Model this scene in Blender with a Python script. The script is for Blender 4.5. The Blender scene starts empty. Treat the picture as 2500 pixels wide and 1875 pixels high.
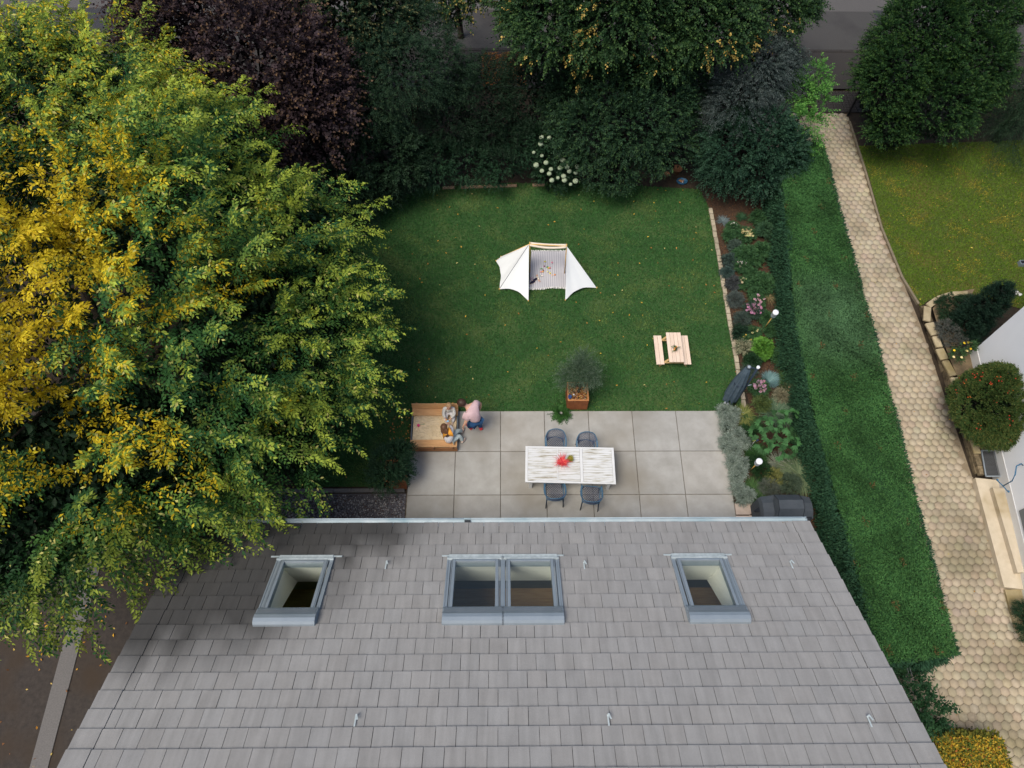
import bpy, bmesh, math, random
import numpy as np
from mathutils import Vector, Matrix

S = bpy.context.scene
C = S.collection
PI = math.pi

# ------------------------------------------------------------------ camera
FPX = 1785.0; CAMH = 19.0
_th = math.radians(62.6); _psi = .028; _rho = .0235
_F = np.array([math.sin(_psi)*math.cos(_th), math.cos(_psi)*math.cos(_th), -math.sin(_th)])
_r = np.array([math.cos(_psi), -math.sin(_psi), 0.]); _u = np.cross(_r, _F)
_R = _r*math.cos(_rho)+_u*math.sin(_rho); _U = _u*math.cos(_rho)-_r*math.sin(_rho)
CAM = np.array([0, 0, CAMH])
cd = bpy.data.cameras.new('camera'); cam = bpy.data.objects.new('camera', cd); C.objects.link(cam)
cam.matrix_world = Matrix(((_R[0], _U[0], -_F[0], 0), (_R[1], _U[1], -_F[1], 0), (_R[2], _U[2], -_F[2], CAMH), (0, 0, 0, 1)))
cd.sensor_width = 36; cd.lens = 36*FPX/2500; cd.clip_end = 500; cd.clip_start = .1
S.camera = cam

def at(px, py, z=0.):
    """survey point: where the sight line meets the level z (metres)"""
    d = _F*FPX+_R*(px-1250)+_U*(937.5-py); t = (z-CAMH)/d[2]; p = CAM+d*t
    return Vector((float(p[0]), float(p[1]), float(p[2])))

# ------------------------------------------------------------------ light
w = bpy.data.worlds.new('World'); S.world = w; w.use_nodes = True
nt = w.node_tree; bg = nt.nodes['Background']
sky = nt.nodes.new('ShaderNodeTexSky'); sky.sky_type = 'NISHITA'; sky.sun_disc = False
SUN_EL = math.radians(65); SUN_AZ = math.radians(228)      # azimuth clockwise from +Y
sky.sun_elevation = SUN_EL; sky.sun_rotation = SUN_AZ; sky.air_density = 1.0; sky.dust_density = 3.0; sky.ozone_density = 1.0
nt.links.new(sky.outputs[0], bg.inputs[0]); bg.inputs[1].default_value = .108
sd = bpy.data.lights.new('sun', 'SUN'); sd.energy = 2.2; sd.angle = math.radians(28); sd.color = (1, .94, .84)
sun = bpy.data.objects.new('sun', sd); C.objects.link(sun)
_sdir = Vector((math.sin(SUN_AZ)*math.cos(SUN_EL), math.cos(SUN_AZ)*math.cos(SUN_EL), math.sin(SUN_EL)))
sun.rotation_euler = _sdir.to_track_quat('Z', 'Y').to_euler()
S.view_settings.view_transform = 'Standard'; S.view_settings.look = 'None'; S.view_settings.exposure = 0.50
S.render.engine = 'CYCLES'; S.cycles.max_bounces = 6; S.cycles.transparent_max_bounces = 6
S.cycles.diffuse_bounces = 4; S.cycles.use_denoising = True

# ------------------------------------------------------------------ materials
def mat(name, c1, c2=None, scale=3., rough=.8, bump=0., bscale=None, metal=0., attr=False, detail=6, dist=.02, spec=.3, coord='Object', stretch=None, c3=None, s3=.5):
    m = bpy.data.materials.new(name); m.use_nodes = True; n = m.node_tree.nodes; l = m.node_tree.links
    b = n['Principled BSDF']; b.inputs['Roughness'].default_value = rough; b.inputs['Metallic'].default_value = metal
    b.inputs['Specular IOR Level'].default_value = spec
    tc = n.new('ShaderNodeTexCoord'); co = tc.outputs[coord]
    if stretch:
        mp = n.new('ShaderNodeMapping'); mp.inputs['Scale'].default_value = stretch; l.new(co, mp.inputs[0]); co = mp.outputs[0]
    col = None
    if c2 is not None:
        t = n.new('ShaderNodeTexNoise'); t.inputs['Scale'].default_value = scale; t.inputs['Detail'].default_value = detail; t.inputs['Roughness'].default_value = .65
        l.new(co, t.inputs[0]); r = n.new('ShaderNodeValToRGB'); r.color_ramp.elements[0].position = .32; r.color_ramp.elements[1].position = .68
        r.color_ramp.elements[0].color = (*c1, 1); r.color_ramp.elements[1].color = (*c2, 1); l.new(t.outputs[0], r.inputs[0]); col = r.outputs[0]
    if c3 is not None:
        t = n.new('ShaderNodeTexNoise'); t.inputs['Scale'].default_value = s3; t.inputs['Detail'].default_value = 4; l.new(co, t.inputs[0])
        r = n.new('ShaderNodeMapRange'); r.inputs[1].default_value = .48; r.inputs[2].default_value = .68; l.new(t.outputs[0], r.inputs[0])
        mx = n.new('ShaderNodeMix'); mx.data_type = 'RGBA'; l.new(r.outputs[0], mx.inputs[0]); l.new(col, mx.inputs[6]); mx.inputs[7].default_value = (*c3, 1); col = mx.outputs[2]
    if attr:
        a = n.new('ShaderNodeAttribute'); a.attribute_name = 'col'
        if col is None: col = a.outputs['Color']
        else:
            mx = n.new('ShaderNodeMix'); mx.data_type = 'RGBA'; mx.blend_type = 'MULTIPLY'; mx.inputs[0].default_value = 1
            l.new(col, mx.inputs[6]); l.new(a.outputs['Color'], mx.inputs[7]); col = mx.outputs[2]
    if col is None: b.inputs['Base Color'].default_value = (*c1, 1)
    else: l.new(col, b.inputs['Base Color'])
    if bump:
        t = n.new('ShaderNodeTexNoise'); t.inputs['Scale'].default_value = bscale or scale*8; t.inputs['Detail'].default_value = 8; l.new(co, t.inputs[0])
        bp = n.new('ShaderNodeBump'); bp.inputs['Strength'].default_value = bump; bp.inputs['Distance'].default_value = dist
        l.new(t.outputs[0], bp.inputs['Height']); l.new(bp.outputs[0], b.inputs['Normal'])
    return m

def leafmat(name, trans=.3, rough=.55):
    m = bpy.data.materials.new(name); m.use_nodes = True; n = m.node_tree.nodes; l = m.node_tree.links
    b = n['Principled BSDF']; b.inputs['Roughness'].default_value = rough; b.inputs['Specular IOR Level'].default_value = .14
    a = n.new('ShaderNodeAttribute'); a.attribute_name = 'col'; l.new(a.outputs['Color'], b.inputs['Base Color'])
    if trans:
        t = n.new('ShaderNodeBsdfTranslucent'); l.new(a.outputs['Color'], t.inputs[0])
        mx = n.new('ShaderNodeMixShader'); mx.inputs[0].default_value = trans
        l.new(b.outputs[0], mx.inputs[1]); l.new(t.outputs[0], mx.inputs[2]); l.new(mx.outputs[0], n['Material Output'].inputs[0])
    return m

LEAF = leafmat('leaf'); LEAFM = leafmat('leaf_matte', .15, .8); BLADE = leafmat('blade', .2, .7)
M = dict(
 soil=mat('soil', (.035, .021, .013), (.080, .046, .027), 14, .95, .8, 60),
 earth=mat('earth', (.022, .016, .010), (.045, .032, .02), 6, .95, .5, 40),
 asphalt=mat('asphalt', (.045, .043, .042), (.062, .06, .058), 40, .9, .3, 300, c3=(.038, .036, .036), s3=.6),
 asphalt2=mat('asphalt2', (.075, .072, .07), (.095, .09, .088), 40, .9, .3, 300),
 asphalt3=mat('asphalt3', (.032, .033, .038), (.04, .041, .046), 40, .9, .3, 300),
 walkway=mat('walkway', (.03, .027, .025), (.042, .037, .034), 30, .9, .3, 200),
 drive=mat('drive', (.032, .027, .024), (.055, .045, .038), 9, .95, .5, 150, c3=(.045, .032, .022), s3=.7),
 kerb=mat('kerb_stone', (.11, .105, .10), (.15, .14, .135), 30, .9, .3),
 slab=mat('slab', (.275, .266, .24), (.37, .36, .335), 1.6, .85, .12, 90, attr=True, c3=(.225, .205, .17), s3=.45),
 joint=mat('joint', (.24, .21, .17), (.07, .06, .045), 10, .95),
 paver=mat('paver', (.345, .288, .20), (.425, .36, .262), 5, .9, .25, 120, attr=True, c3=(.24, .205, .135), s3=.7),
 paverj=mat('paver_joint', (.17, .13, .085), (.25, .20, .135), 10, .95),
 tile=mat('roof_tile', (.258, .252, .243), (.285, .279, .270), 3, .8, .15, 160, attr=True),
 deck=mat('deck', (.02, .02, .02)),
 render=mat('render', (.80, .82, .84), (.83, .85, .87), 2, .85, .1, 80),
 housewall=mat('housewall', (.62, .6, .56), (.68, .66, .62), 2, .85),
 zinc=mat('zinc', (.38, .47, .52), (.52, .60, .64), 3, .5, metal=.1, c3=(.28, .40, .46), s3=1.5),
 alu=mat('alu', (.25, .295, .33), (.30, .345, .38), 2, .38, metal=.35),
 alu2=mat('alu_dark', (.14, .165, .185), (.18, .205, .225), 2, .4, metal=.3),
 lead=mat('lead', (.32, .37, .38), (.50, .56, .57), 8, .5),
 rubber=mat('rubber', (.03, .035, .04)),
 reveal=mat('reveal', (.88, .88, .82)),
 floor=mat('wood_floor', (.30, .17, .06), (.42, .26, .10), 2, .5, stretch=(1, 12, 1)),
 inner=mat('inner', (.20, .21, .17), (.24, .25, .20), 2, .8),
 stone=mat('stone', (.30, .26, .19), (.42, .37, .28), 9, .9, .5, 40, attr=True),
 ystone=mat('yellow_stone', (.34, .28, .17), (.48, .40, .26), 4, .9, .4, 60, attr=True, c3=(.24, .19, .09), s3=1.2),
 wallstone=mat('wall_stone', (.10, .08, .05), (.24, .19, .12), 12, .95, .7, 40, attr=True),
 sandst=mat('sandstone', (.46, .37, .30), (.55, .45, .38), 4, .9, .2, 60, attr=True),
 concrete=mat('step_concrete', (.47, .40, .29), (.58, .50, .38), 3, .9, .2, 60, c3=(.36, .29, .18), s3=1.5),
 wood=mat('sandbox_wood', (.52, .27, .11), (.70, .42, .20), 3, .65, .15, 30, stretch=(1, 8, 8)),
 wood2=mat('sandbox_wood_edge', (.28, .12, .045), (.36, .17, .07), 3, .65, stretch=(1, 8, 8)),
 tarp=mat('sandbox_liner', (.012, .03, .06)),
 sand=mat('sand', (.70, .54, .32), (.82, .66, .43), 7, .95, .9, 16, dist=.05),
 pine=mat('pine', (.62, .47, .36), (.76, .62, .50), 3, .7, stretch=(30, 1.5, 1), attr=True),
 pine2=mat('pine_side', (.52, .34, .14), (.60, .42, .2), 4, .7),
 white=mat('weathered_white', (.58, .59, .59), (.64, .65, .65), 4, .6, stretch=(1, 1, 1)),
 canvas=mat('canvas', (.72, .74, .74), (.76, .78, .78), 2, .9, .1, 14, dist=.03),
 canvas2=mat('canvas_cream', (.66, .58, .47), (.72, .64, .52), 3, .9),
 bamboo=mat('bamboo', (.62, .36, .09), (.72, .46, .14), 4, .5),
 corten=mat('corten', (.17, .052, .018), (.28, .095, .032), 5, .85, .3, 50),
 cortenrim=mat('corten_rim', (.36, .15, .05), (.44, .20, .08), 5, .8),
 blue=mat('chair_rim', (.035, .095, .155), (.05, .12, .19), 3, .45, spec=.5),
 bluenet=mat('chair_net', (.06, .075, .13), (.09, .11, .17), 3, .5),
 navy=mat('chair_leg', (.022, .035, .055), rough=.5),
 cover=mat('grill_cover', (.042, .052, .06), (.062, .072, .082), 3, .7, .3, 12, dist=.03),
 cover2=mat('grill_cover_dark', (.012, .015, .02), rough=.8),
 umb=mat('umbrella_cloth', (.045, .075, .10), (.085, .12, .15), 4, .8, .3, 12, dist=.03),
 plastic=mat('white_plastic', (.72, .74, .76), rough=.4),
 black=mat('black_metal', (.012, .012, .014), rough=.5),
 bluemetal=mat('blue_metal', (.03, .12, .22), rough=.4),
 grate=mat('grate_metal', (.18, .19, .20), rough=.5, metal=.5),
 dark=mat('shaft_dark', (.03, .025, .02)),
 bark=mat('bark', (.03, .024, .017), (.055, .044, .032), 6, .95, .8, 20, stretch=(6, 6, 1)),
 stem=mat('stem', (.16, .12, .07), (.22, .17, .1), 6, .9),
 terracotta=mat('terracotta', (.28, .13, .06), (.36, .18, .09), 4, .9),
 gravel=mat('gravel_bed', (.05, .048, .055), (.14, .13, .14), 40, .95, .8, 60),
 attr=mat('painted', (1, 1, 1), attr=True, rough=.6),
 attrshiny=mat('painted_gloss', (1, 1, 1), attr=True, rough=.3, spec=.5),
 skin=mat('skin', (.60, .33, .22), (.64, .37, .26), 8, .55),
 pinkshirt=mat('pink_shirt', (.52, .36, .37), (.60, .43, .44), 5, .9, .35, 14, dist=.03),
 jeans=mat('jeans', (.015, .06, .15), (.03, .09, .20), 8, .9),
 hairdark=mat('hair_dark', (.035, .018, .012), (.06, .032, .02), 30, .5, stretch=(1, 1, 4)),
 hairbrown=mat('hair_brown', (.09, .042, .022), (.19, .095, .05), 22, .5, stretch=(3, 3, .6)),
 hairblond=mat('hair_blond', (.36, .21, .10), (.48, .30, .16), 22, .5),
 whitecloth=mat('white_cloth', (.66, .64, .66), (.75, .73, .72), 7, .9, .3, 20),
 greycloth=mat('grey_cloth', (.50, .50, .46), (.64, .62, .58), 9, .9, .3, 20),
 mintcloth=mat('mint_cloth', (.42, .50, .49), (.52, .58, .56), 7, .9, .3, 20),
 orangecloth=mat('orange_cloth', (.78, .30, .03), (.82, .40, .06), 7, .9),
 redshoe=mat('red_shoe', (.60, .04, .05)), paleshoe=mat('pale_shoe', (.62, .46, .38), (.70, .56, .45), 20, .8),
 carpaint=mat('car_paint', (.68, .69, .70), rough=.25, spec=.6), tyre=mat('tyre', (.02, .02, .02)),
 glassdark=mat('car_glass', (.02, .025, .03), rough=.08, spec=.8),
)
def glassmat():
    m = bpy.data.materials.new('pane_glass'); m.use_nodes = True; n = m.node_tree.nodes; l = m.node_tree.links
    n.remove(n['Principled BSDF']); t = n.new('ShaderNodeBsdfTransparent'); t.inputs[0].default_value = (.965, .985, .97, 1)
    g = n.new('ShaderNodeBsdfGlossy'); g.inputs['Roughness'].default_value = .02
    mx = n.new('ShaderNodeMixShader'); mx.inputs[0].default_value = .035; l.new(t.outputs[0], mx.inputs[1]); l.new(g.outputs[0], mx.inputs[2])
    l.new(mx.outputs[0], n['Material Output'].inputs[0]); return m
M['glass'] = glassmat()

# worn white planks of the dining table
def wornwhite():
    m = mat('worn_white', (.76, .76, .75), (.80, .80, .79), 6, .6); n = m.node_tree.nodes; l = m.node_tree.links
    tc = n.new('ShaderNodeTexCoord'); mp = n.new('ShaderNodeMapping'); mp.inputs['Scale'].default_value = (1.5, 15, 1); l.new(tc.outputs['Object'], mp.inputs[0])
    t = n.new('ShaderNodeTexNoise'); t.inputs['Scale'].default_value = 1.6; t.inputs['Detail'].default_value = 7; t.inputs['Roughness'].default_value = .6; l.new(mp.outputs[0], t.inputs[0])
    r = n.new('ShaderNodeValToRGB'); e = r.color_ramp.elements; e[0].position = .47; e[0].color = (.60, .61, .61, 1); e[1].position = .68; e[1].color = (.25, .22, .16, 1)
    x = r.color_ramp.elements.new(.58); x.color = (.47, .46, .41, 1); l.new(t.outputs[0], r.inputs[0])
    l.new(r.outputs[0], n['Principled BSDF'].inputs['Base Color']); return m
M['worn'] = wornwhite()
# lawn soil tone with lighter worn patches
def lawnmat(name, a, b, c):
    return mat(name, a, b, 5, .95, .4, 60, c3=c, s3=.8)
M['lawn'] = lawnmat('lawn_ground', (.024, .062, .016), (.036, .085, .024), (.06, .10, .03))
M['nlawn'] = lawnmat('lawn_ground2', (.045, .07, .012), (.065, .085, .014), (.09, .085, .018))

# ------------------------------------------------------------------ object helpers
def tag(o, label=None, cat=None, group=None, kind=None):
    if label: o['label'] = label
    if cat: o['category'] = cat
    if group: o['group'] = group
    if kind: o['kind'] = kind
    return o

def thing(name, label, cat, loc=(0, 0, 0), group=None, rz=0):
    o = bpy.data.objects.new(name, None); C.objects.link(o); o.location = loc; o.rotation_euler = (0, 0, rz); o.empty_display_size = .2
    return tag(o, label, cat, group)

def rootloc(p):
    while p is not None and p.parent is not None: p = p.parent
    return np.array(p.location) if p is not None else np.zeros(3)

def npmesh(name, V, Fc, m, parent=None, col=None, smooth=False, nper=3):
    """V (N,3), Fc (M,k) same-size faces, col (N,3)"""
    V = np.asarray(V, dtype=np.float64)-rootloc(parent)
    Fc = np.asarray(Fc, dtype=np.int32); k = Fc.shape[1]
    me = bpy.data.meshes.new(name); me.vertices.add(len(V)); me.vertices.foreach_set('co', V.astype(np.float32).ravel())
    me.loops.add(Fc.size); me.loops.foreach_set('vertex_index', Fc.ravel())
    me.polygons.add(len(Fc)); me.polygons.foreach_set('loop_start', np.arange(0, Fc.size, k, dtype=np.int32))
    if smooth: me.polygons.foreach_set('use_smooth', np.ones(len(Fc), dtype=bool))
    me.update(calc_edges=True)
    if col is not None:
        a = me.attributes.new('col', 'FLOAT_COLOR', 'POINT'); c4 = np.ones((len(V), 4), dtype=np.float32); c4[:, :3] = col; a.data.foreach_set('color', c4.ravel())
    me.materials.append(m); o = bpy.data.objects.new(name, me); C.objects.link(o)
    if parent is not None: o.parent = parent
    return o

class MB:
    def __init__(s): s.v = []; s.f = []; s.c = []; s.s = []
    def add(s, vs, fs, col=(1, 1, 1), smooth=False):
        n = len(s.v); s.v += [tuple(v) for v in vs]; s.f += [tuple(n+i for i in f) for f in fs]; s.c += (list(col) if isinstance(col, list) else [col]*len(vs)); s.s += [smooth]*len(fs); return s
    def box(s, c, d, rz=0, col=(1, 1, 1), rot=None, taper=1.):
        x, y, z = d[0]/2, d[1]/2, d[2]/2; t = taper
        vs = [Vector((a, b, cc)) for a, b, cc in ((-x, -y, -z), (x, -y, -z), (x, y, -z), (-x, y, -z), (-x*t, -y*t, z), (x*t, -y*t, z), (x*t, y*t, z), (-x*t, y*t, z))]
        Rm = rot if rot is not None else Matrix.Rotation(rz, 3, 'Z'); c = Vector(c)
        return s.add([Rm @ v+c for v in vs], [(0, 3, 2, 1), (4, 5, 6, 7), (0, 1, 5, 4), (1, 2, 6, 5), (2, 3, 7, 6), (3, 0, 4, 7)], col)
    def hexa(s, p, col=(1, 1, 1)):      # 8 points: bottom ring, top ring
        return s.add(p, [(0, 3, 2, 1), (4, 5, 6, 7), (0, 1, 5, 4), (1, 2, 6, 5), (2, 3, 7, 6), (3, 0, 4, 7)], col)
    def beam(s, a, b, wd, h, col=(1, 1, 1), up=(0, 0, 1)):
        a = Vector(a); b = Vector(b); d = (b-a).normalized(); sd_ = d.cross(Vector(up)); sd_ = sd_.normalized() if sd_.length > 1e-4 else Vector((1, 0, 0)); u = sd_.cross(d)
        q = [(-1, -1), (1, -1), (1, 1), (-1, 1)]
        return s.add([a+sd_*i*wd/2+u*j*h/2 for i, j in q]+[b+sd_*i*wd/2+u*j*h/2 for i, j in q], [(0, 1, 2, 3), (7, 6, 5, 4), (0, 4, 5, 1), (1, 5, 6, 2), (2, 6, 7, 3), (3, 7, 4, 0)], col)
    def tube(s, pts, rad, n=8, col=(1, 1, 1), caps=True):
        pts = [Vector(p) for p in pts]; rad = rad if isinstance(rad, (list, tuple)) else [rad]*len(pts)
        vs = []; k = len(pts)
        for i, p in enumerate(pts):
            d = (pts[min(i+1, k-1)]-pts[max(i-1, 0)]); d = d.normalized() if d.length > 1e-9 else Vector((0, 0, 1))
            a = Vector((0, 0, 1)) if abs(d.z) < .9 else Vector((1, 0, 0)); u = d.cross(a).normalized(); v = d.cross(u)
            vs += [p+(u*math.cos(2*PI*j/n)+v*math.sin(2*PI*j/n))*rad[i] for j in range(n)]
        fs = [(i*n+j, i*n+(j+1) % n, (i+1)*n+(j+1) % n, (i+1)*n+j) for i in range(k-1) for j in range(n)]
        if caps: fs += [tuple(range(n))[::-1], tuple((k-1)*n+j for j in range(n))]
        return s.add(vs, fs, col, True)
    def lathe(s, c, prof, n=16, col=(1, 1, 1), sx=1, sy=1):   # prof: (r,z)
        c = Vector(c); vs = [c+Vector((math.cos(2*PI*j/n)*r*sx, math.sin(2*PI*j/n)*r*sy, z)) for r, z in prof for j in range(n)]
        k = len(prof); fs = [(i*n+j, i*n+(j+1) % n, (i+1)*n+(j+1) % n, (i+1)*n+j) for i in range(k-1) for j in range(n)]
        fs += [tuple(range(n))[::-1], tuple((k-1)*n+j for j in range(n))]
        return s.add(vs, fs, col, True)
    def ball(s, c, r, n=8, col=(1, 1, 1), jit=0, rng=None):
        if not isinstance(r, (tuple, list)): r = (r, r, r)
        prof = [(math.sin(PI*(i+.001)/n), -math.cos(PI*(i+.001)/n)) for i in range(n+1)]; m_ = 2*n; vs = []
        for a, z in prof:
            for j in range(m_):
                q = 1+(rng.uniform(-jit, jit) if rng else 0)
                vs.append((c[0]+math.cos(2*PI*j/m_)*a*r[0]*q, c[1]+math.sin(2*PI*j/m_)*a*r[1]*q, c[2]+z*r[2]*q))
        fs = [(i*m_+j, i*m_+(j+1) % m_, (i+1)*m_+(j+1) % m_, (i+1)*m_+j) for i in range(n) for j in range(m_)]
        return s.add(vs, fs, col, True)
    def poly(s, pts, z0, z1, col=(1, 1, 1)):   # prism over a ccw outline
        n = len(pts); return s.add([(p[0], p[1], z0) for p in pts]+[(p[0], p[1], z1) for p in pts], [tuple(range(n))[::-1], tuple(range(n, 2*n))]+[(i, (i+1) % n, n+(i+1) % n, n+i) for i in range(n)], col)
    def build(s, name, m, parent=None, bevel=0, label=None):
        L = rootloc(parent); me = bpy.data.meshes.new(name); me.from_pydata([(v[0]-L[0], v[1]-L[1], v[2]-L[2]) for v in s.v], [], s.f); me.update()
        me.polygons.foreach_set('use_smooth', s.s)
        a = me.attributes.new('col', 'FLOAT_COLOR', 'POINT'); c4 = np.ones((len(s.v), 4), dtype=np.float32); c4[:, :3] = np.array(s.c); a.data.foreach_set('color', c4.ravel())
        me.materials.append(M[m] if isinstance(m, str) else m); o = bpy.data.objects.new(name, me); C.objects.link(o)
        if parent is not None: o.parent = parent
        if bevel:
            b = o.modifiers.new('bevel', 'BEVEL'); b.width = bevel; b.segments = 2; b.limit_method = 'ANGLE'
        if label: o['label'] = label
        return o

def copy_tree(o, parent=None):
    c = o.copy(); C.objects.link(c)
    if parent is not None: c.parent = parent
    for ch in list(o.children): copy_tree(ch, c)
    return c

def sheet(name, pts, z, m, kind='structure', sub=None):
    mb = MB(); mb.add([(p[0], p[1], z) for p in pts], [tuple(range(len(pts)))]); o = mb.build(name, m); o['kind'] = kind; return o

def inside(P, poly):
    x, y = P[:, 0], P[:, 1]; r = np.zeros(len(P), bool); n = len(poly)
    for i in range(n):
        x1, y1 = poly[i][:2]; x2, y2 = poly[(i+1) % n][:2]
        if y1 == y2: continue
        c = ((y1 > y) != (y2 > y)) & (x < (x2-x1)*(y-y1)/(y2-y1)+x1); r ^= c
    return r

def unit(a): return a/np.maximum(np.linalg.norm(a, axis=-1, keepdims=True), 1e-9)

# ------------------------------------------------------------------ foliage
def leafgeo(b, d, nrm, L, W, col, fold=.15):
    """arrays of rhombic folded leaves"""
    d = unit(d); wv = unit(np.cross(nrm, d)); n2 = np.cross(d, wv); L = L[:, None]; W = W[:, None]
    v0 = b; v1 = b+d*L*.45+wv*W*.5+n2*W*fold; v2 = b+d*L-n2*L*.08; v3 = b+d*L*.45-wv*W*.5+n2*W*fold
    V = np.stack([v0, v1, v2, v3], 1).reshape(-1, 3); N = len(b); i = np.arange(N)[:, None]*4
    Fc = np.concatenate([i+np.array([[0, 1, 2]]), i+np.array([[0, 2, 3]])], 0)
    return V, Fc, np.repeat(col, 4, 0)

def sprays(rng, o, d, K, SL, droop, LL, LW, colf, flat=.5):
    N = len(o); d = unit(d); t = np.linspace(.12, 1, K)[None, :, None]
    SLr = (SL*rng.uniform(.6, 1.25, N))[:, None, None]
    down = np.array([0, 0, -1.])[None, None]
    P = o[:, None]+d[:, None]*SLr*t+down*droop*SLr*t**2
    T = unit(d[:, None]+2*droop*t*down)
    rv = rng.normal(size=(N, 1, 3))*.5+np.array([0, 0, 1.])
    side = unit(np.cross(T, np.broadcast_to(rv, T.shape)))
    sg = np.where(np.arange(K) % 2 == 0, 1., -1.)[None, :, None]
    ld = T*.75+side*sg*.8+rng.normal(size=(N, K, 3))*.22+down*.15
    ld[:, -1] = T[:, -1]
    nr = unit(np.cross(side, T)+rng.normal(size=(N, K, 3))*flat); nr[..., 2] = np.abs(nr[..., 2])
    tt = np.broadcast_to(t[..., 0], (N, K))
    Ls = LL*rng.uniform(.7, 1.2, (N, K))*(1-.25*tt**3)
    col = colf(rng, P.reshape(-1, 3), tt.reshape(-1), np.repeat(rng.random(N), K))
    return leafgeo(P.reshape(-1, 3), ld.reshape(-1, 3), nr.reshape(-1, 3), Ls.reshape(-1), Ls.reshape(-1)*LW/LL, col)

def mixc(a, b, t): return np.array(a)[None]*(1-t[:, None])+np.array(b)[None]*t[:, None]
def pal(c1, c2, tip=None, tipp=.3, jit=.2, extra=None):
    def f(rng, P, t, r):
        c = mixc(c1, c2, r)
        if tip is not None:
            k = np.clip((t-.55)/.45, 0, 1)*(rng.random(len(t)) < tipp+.4*(r > .6)); c = c*(1-k[:, None])+np.array(tip)[None]*k[:, None]
        if extra is not None: c = extra(rng, P, t, r, c)
        return c*(1+rng.uniform(-jit, jit, (len(t), 1)))
    return f

def blobpts(rng, blobs, n, inner=.25, zmin=-.6):
    B = np.array([b[:6] for b in blobs], float); A = (B[:, 3]*B[:, 4]+B[:, 4]*B[:, 5]+B[:, 3]*B[:, 5]); A /= A.sum()
    out = []; on = []; tot = 0
    while tot < n:
        m = (n-tot)*2+50; k = rng.choice(len(B), m, p=A); u = unit(rng.normal(size=(m, 3))); u = u[u[:, 2] > zmin] if False else u
        f = 1-inner*rng.random(m)**1.5; p = B[k, :3]+u*B[k, 3:6]*f[:, None]; nn = unit(u/B[k, 3:6]); ok = u[:, 2] > zmin
        for j in range(len(B)):
            q = ((p-B[j, :3])/B[j, 3:6]); ok &= ~((np.sum(q*q, 1) < (.78)**2) & (k != j))
        out.append(p[ok]); on.append(nn[ok]); tot += ok.sum()
    return np.concatenate(out)[:n], np.concatenate(on)[:n]

def crown(rng, name, parent, blobs, nclump, cr, per, K, SL, LL, LW, colf, droop=.35, up=.3, out=.9, rnd=.7, m=None, inner=.3, zmin=-.5, core=0, corecol=(.02, .03, .012), flat=.5):
    p, n = blobpts(rng, blobs, nclump, inner, zmin)
    o = np.repeat(p, per, 0); nn = np.repeat(n, per, 0)
    u = unit(rng.normal(size=o.shape)); o = o+u*cr*rng.random((len(o), 1))**.5
    d = nn*out+u*rnd*.6+rng.normal(size=o.shape)*rnd*.4+np.array([0, 0, up])
    V, Fc, col = sprays(rng, o, d, K, SL, droop, LL, LW, colf, flat)
    if core:      # inner leaves filling the crown, recess shade painted in as their darker colour
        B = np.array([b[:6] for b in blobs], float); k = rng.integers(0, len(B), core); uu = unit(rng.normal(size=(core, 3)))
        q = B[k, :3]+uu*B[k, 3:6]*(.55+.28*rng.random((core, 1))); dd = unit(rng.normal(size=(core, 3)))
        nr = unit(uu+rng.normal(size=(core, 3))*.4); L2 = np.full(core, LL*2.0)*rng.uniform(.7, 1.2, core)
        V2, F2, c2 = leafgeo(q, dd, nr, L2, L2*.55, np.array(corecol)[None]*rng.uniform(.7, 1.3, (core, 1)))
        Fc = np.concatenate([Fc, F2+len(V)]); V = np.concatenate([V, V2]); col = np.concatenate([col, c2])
    keep = V[:, 2] > .02
    return npmesh(name, V, Fc[keep[Fc].all(1)], m or LEAF, parent, np.clip(col, 0, 1))

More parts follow.
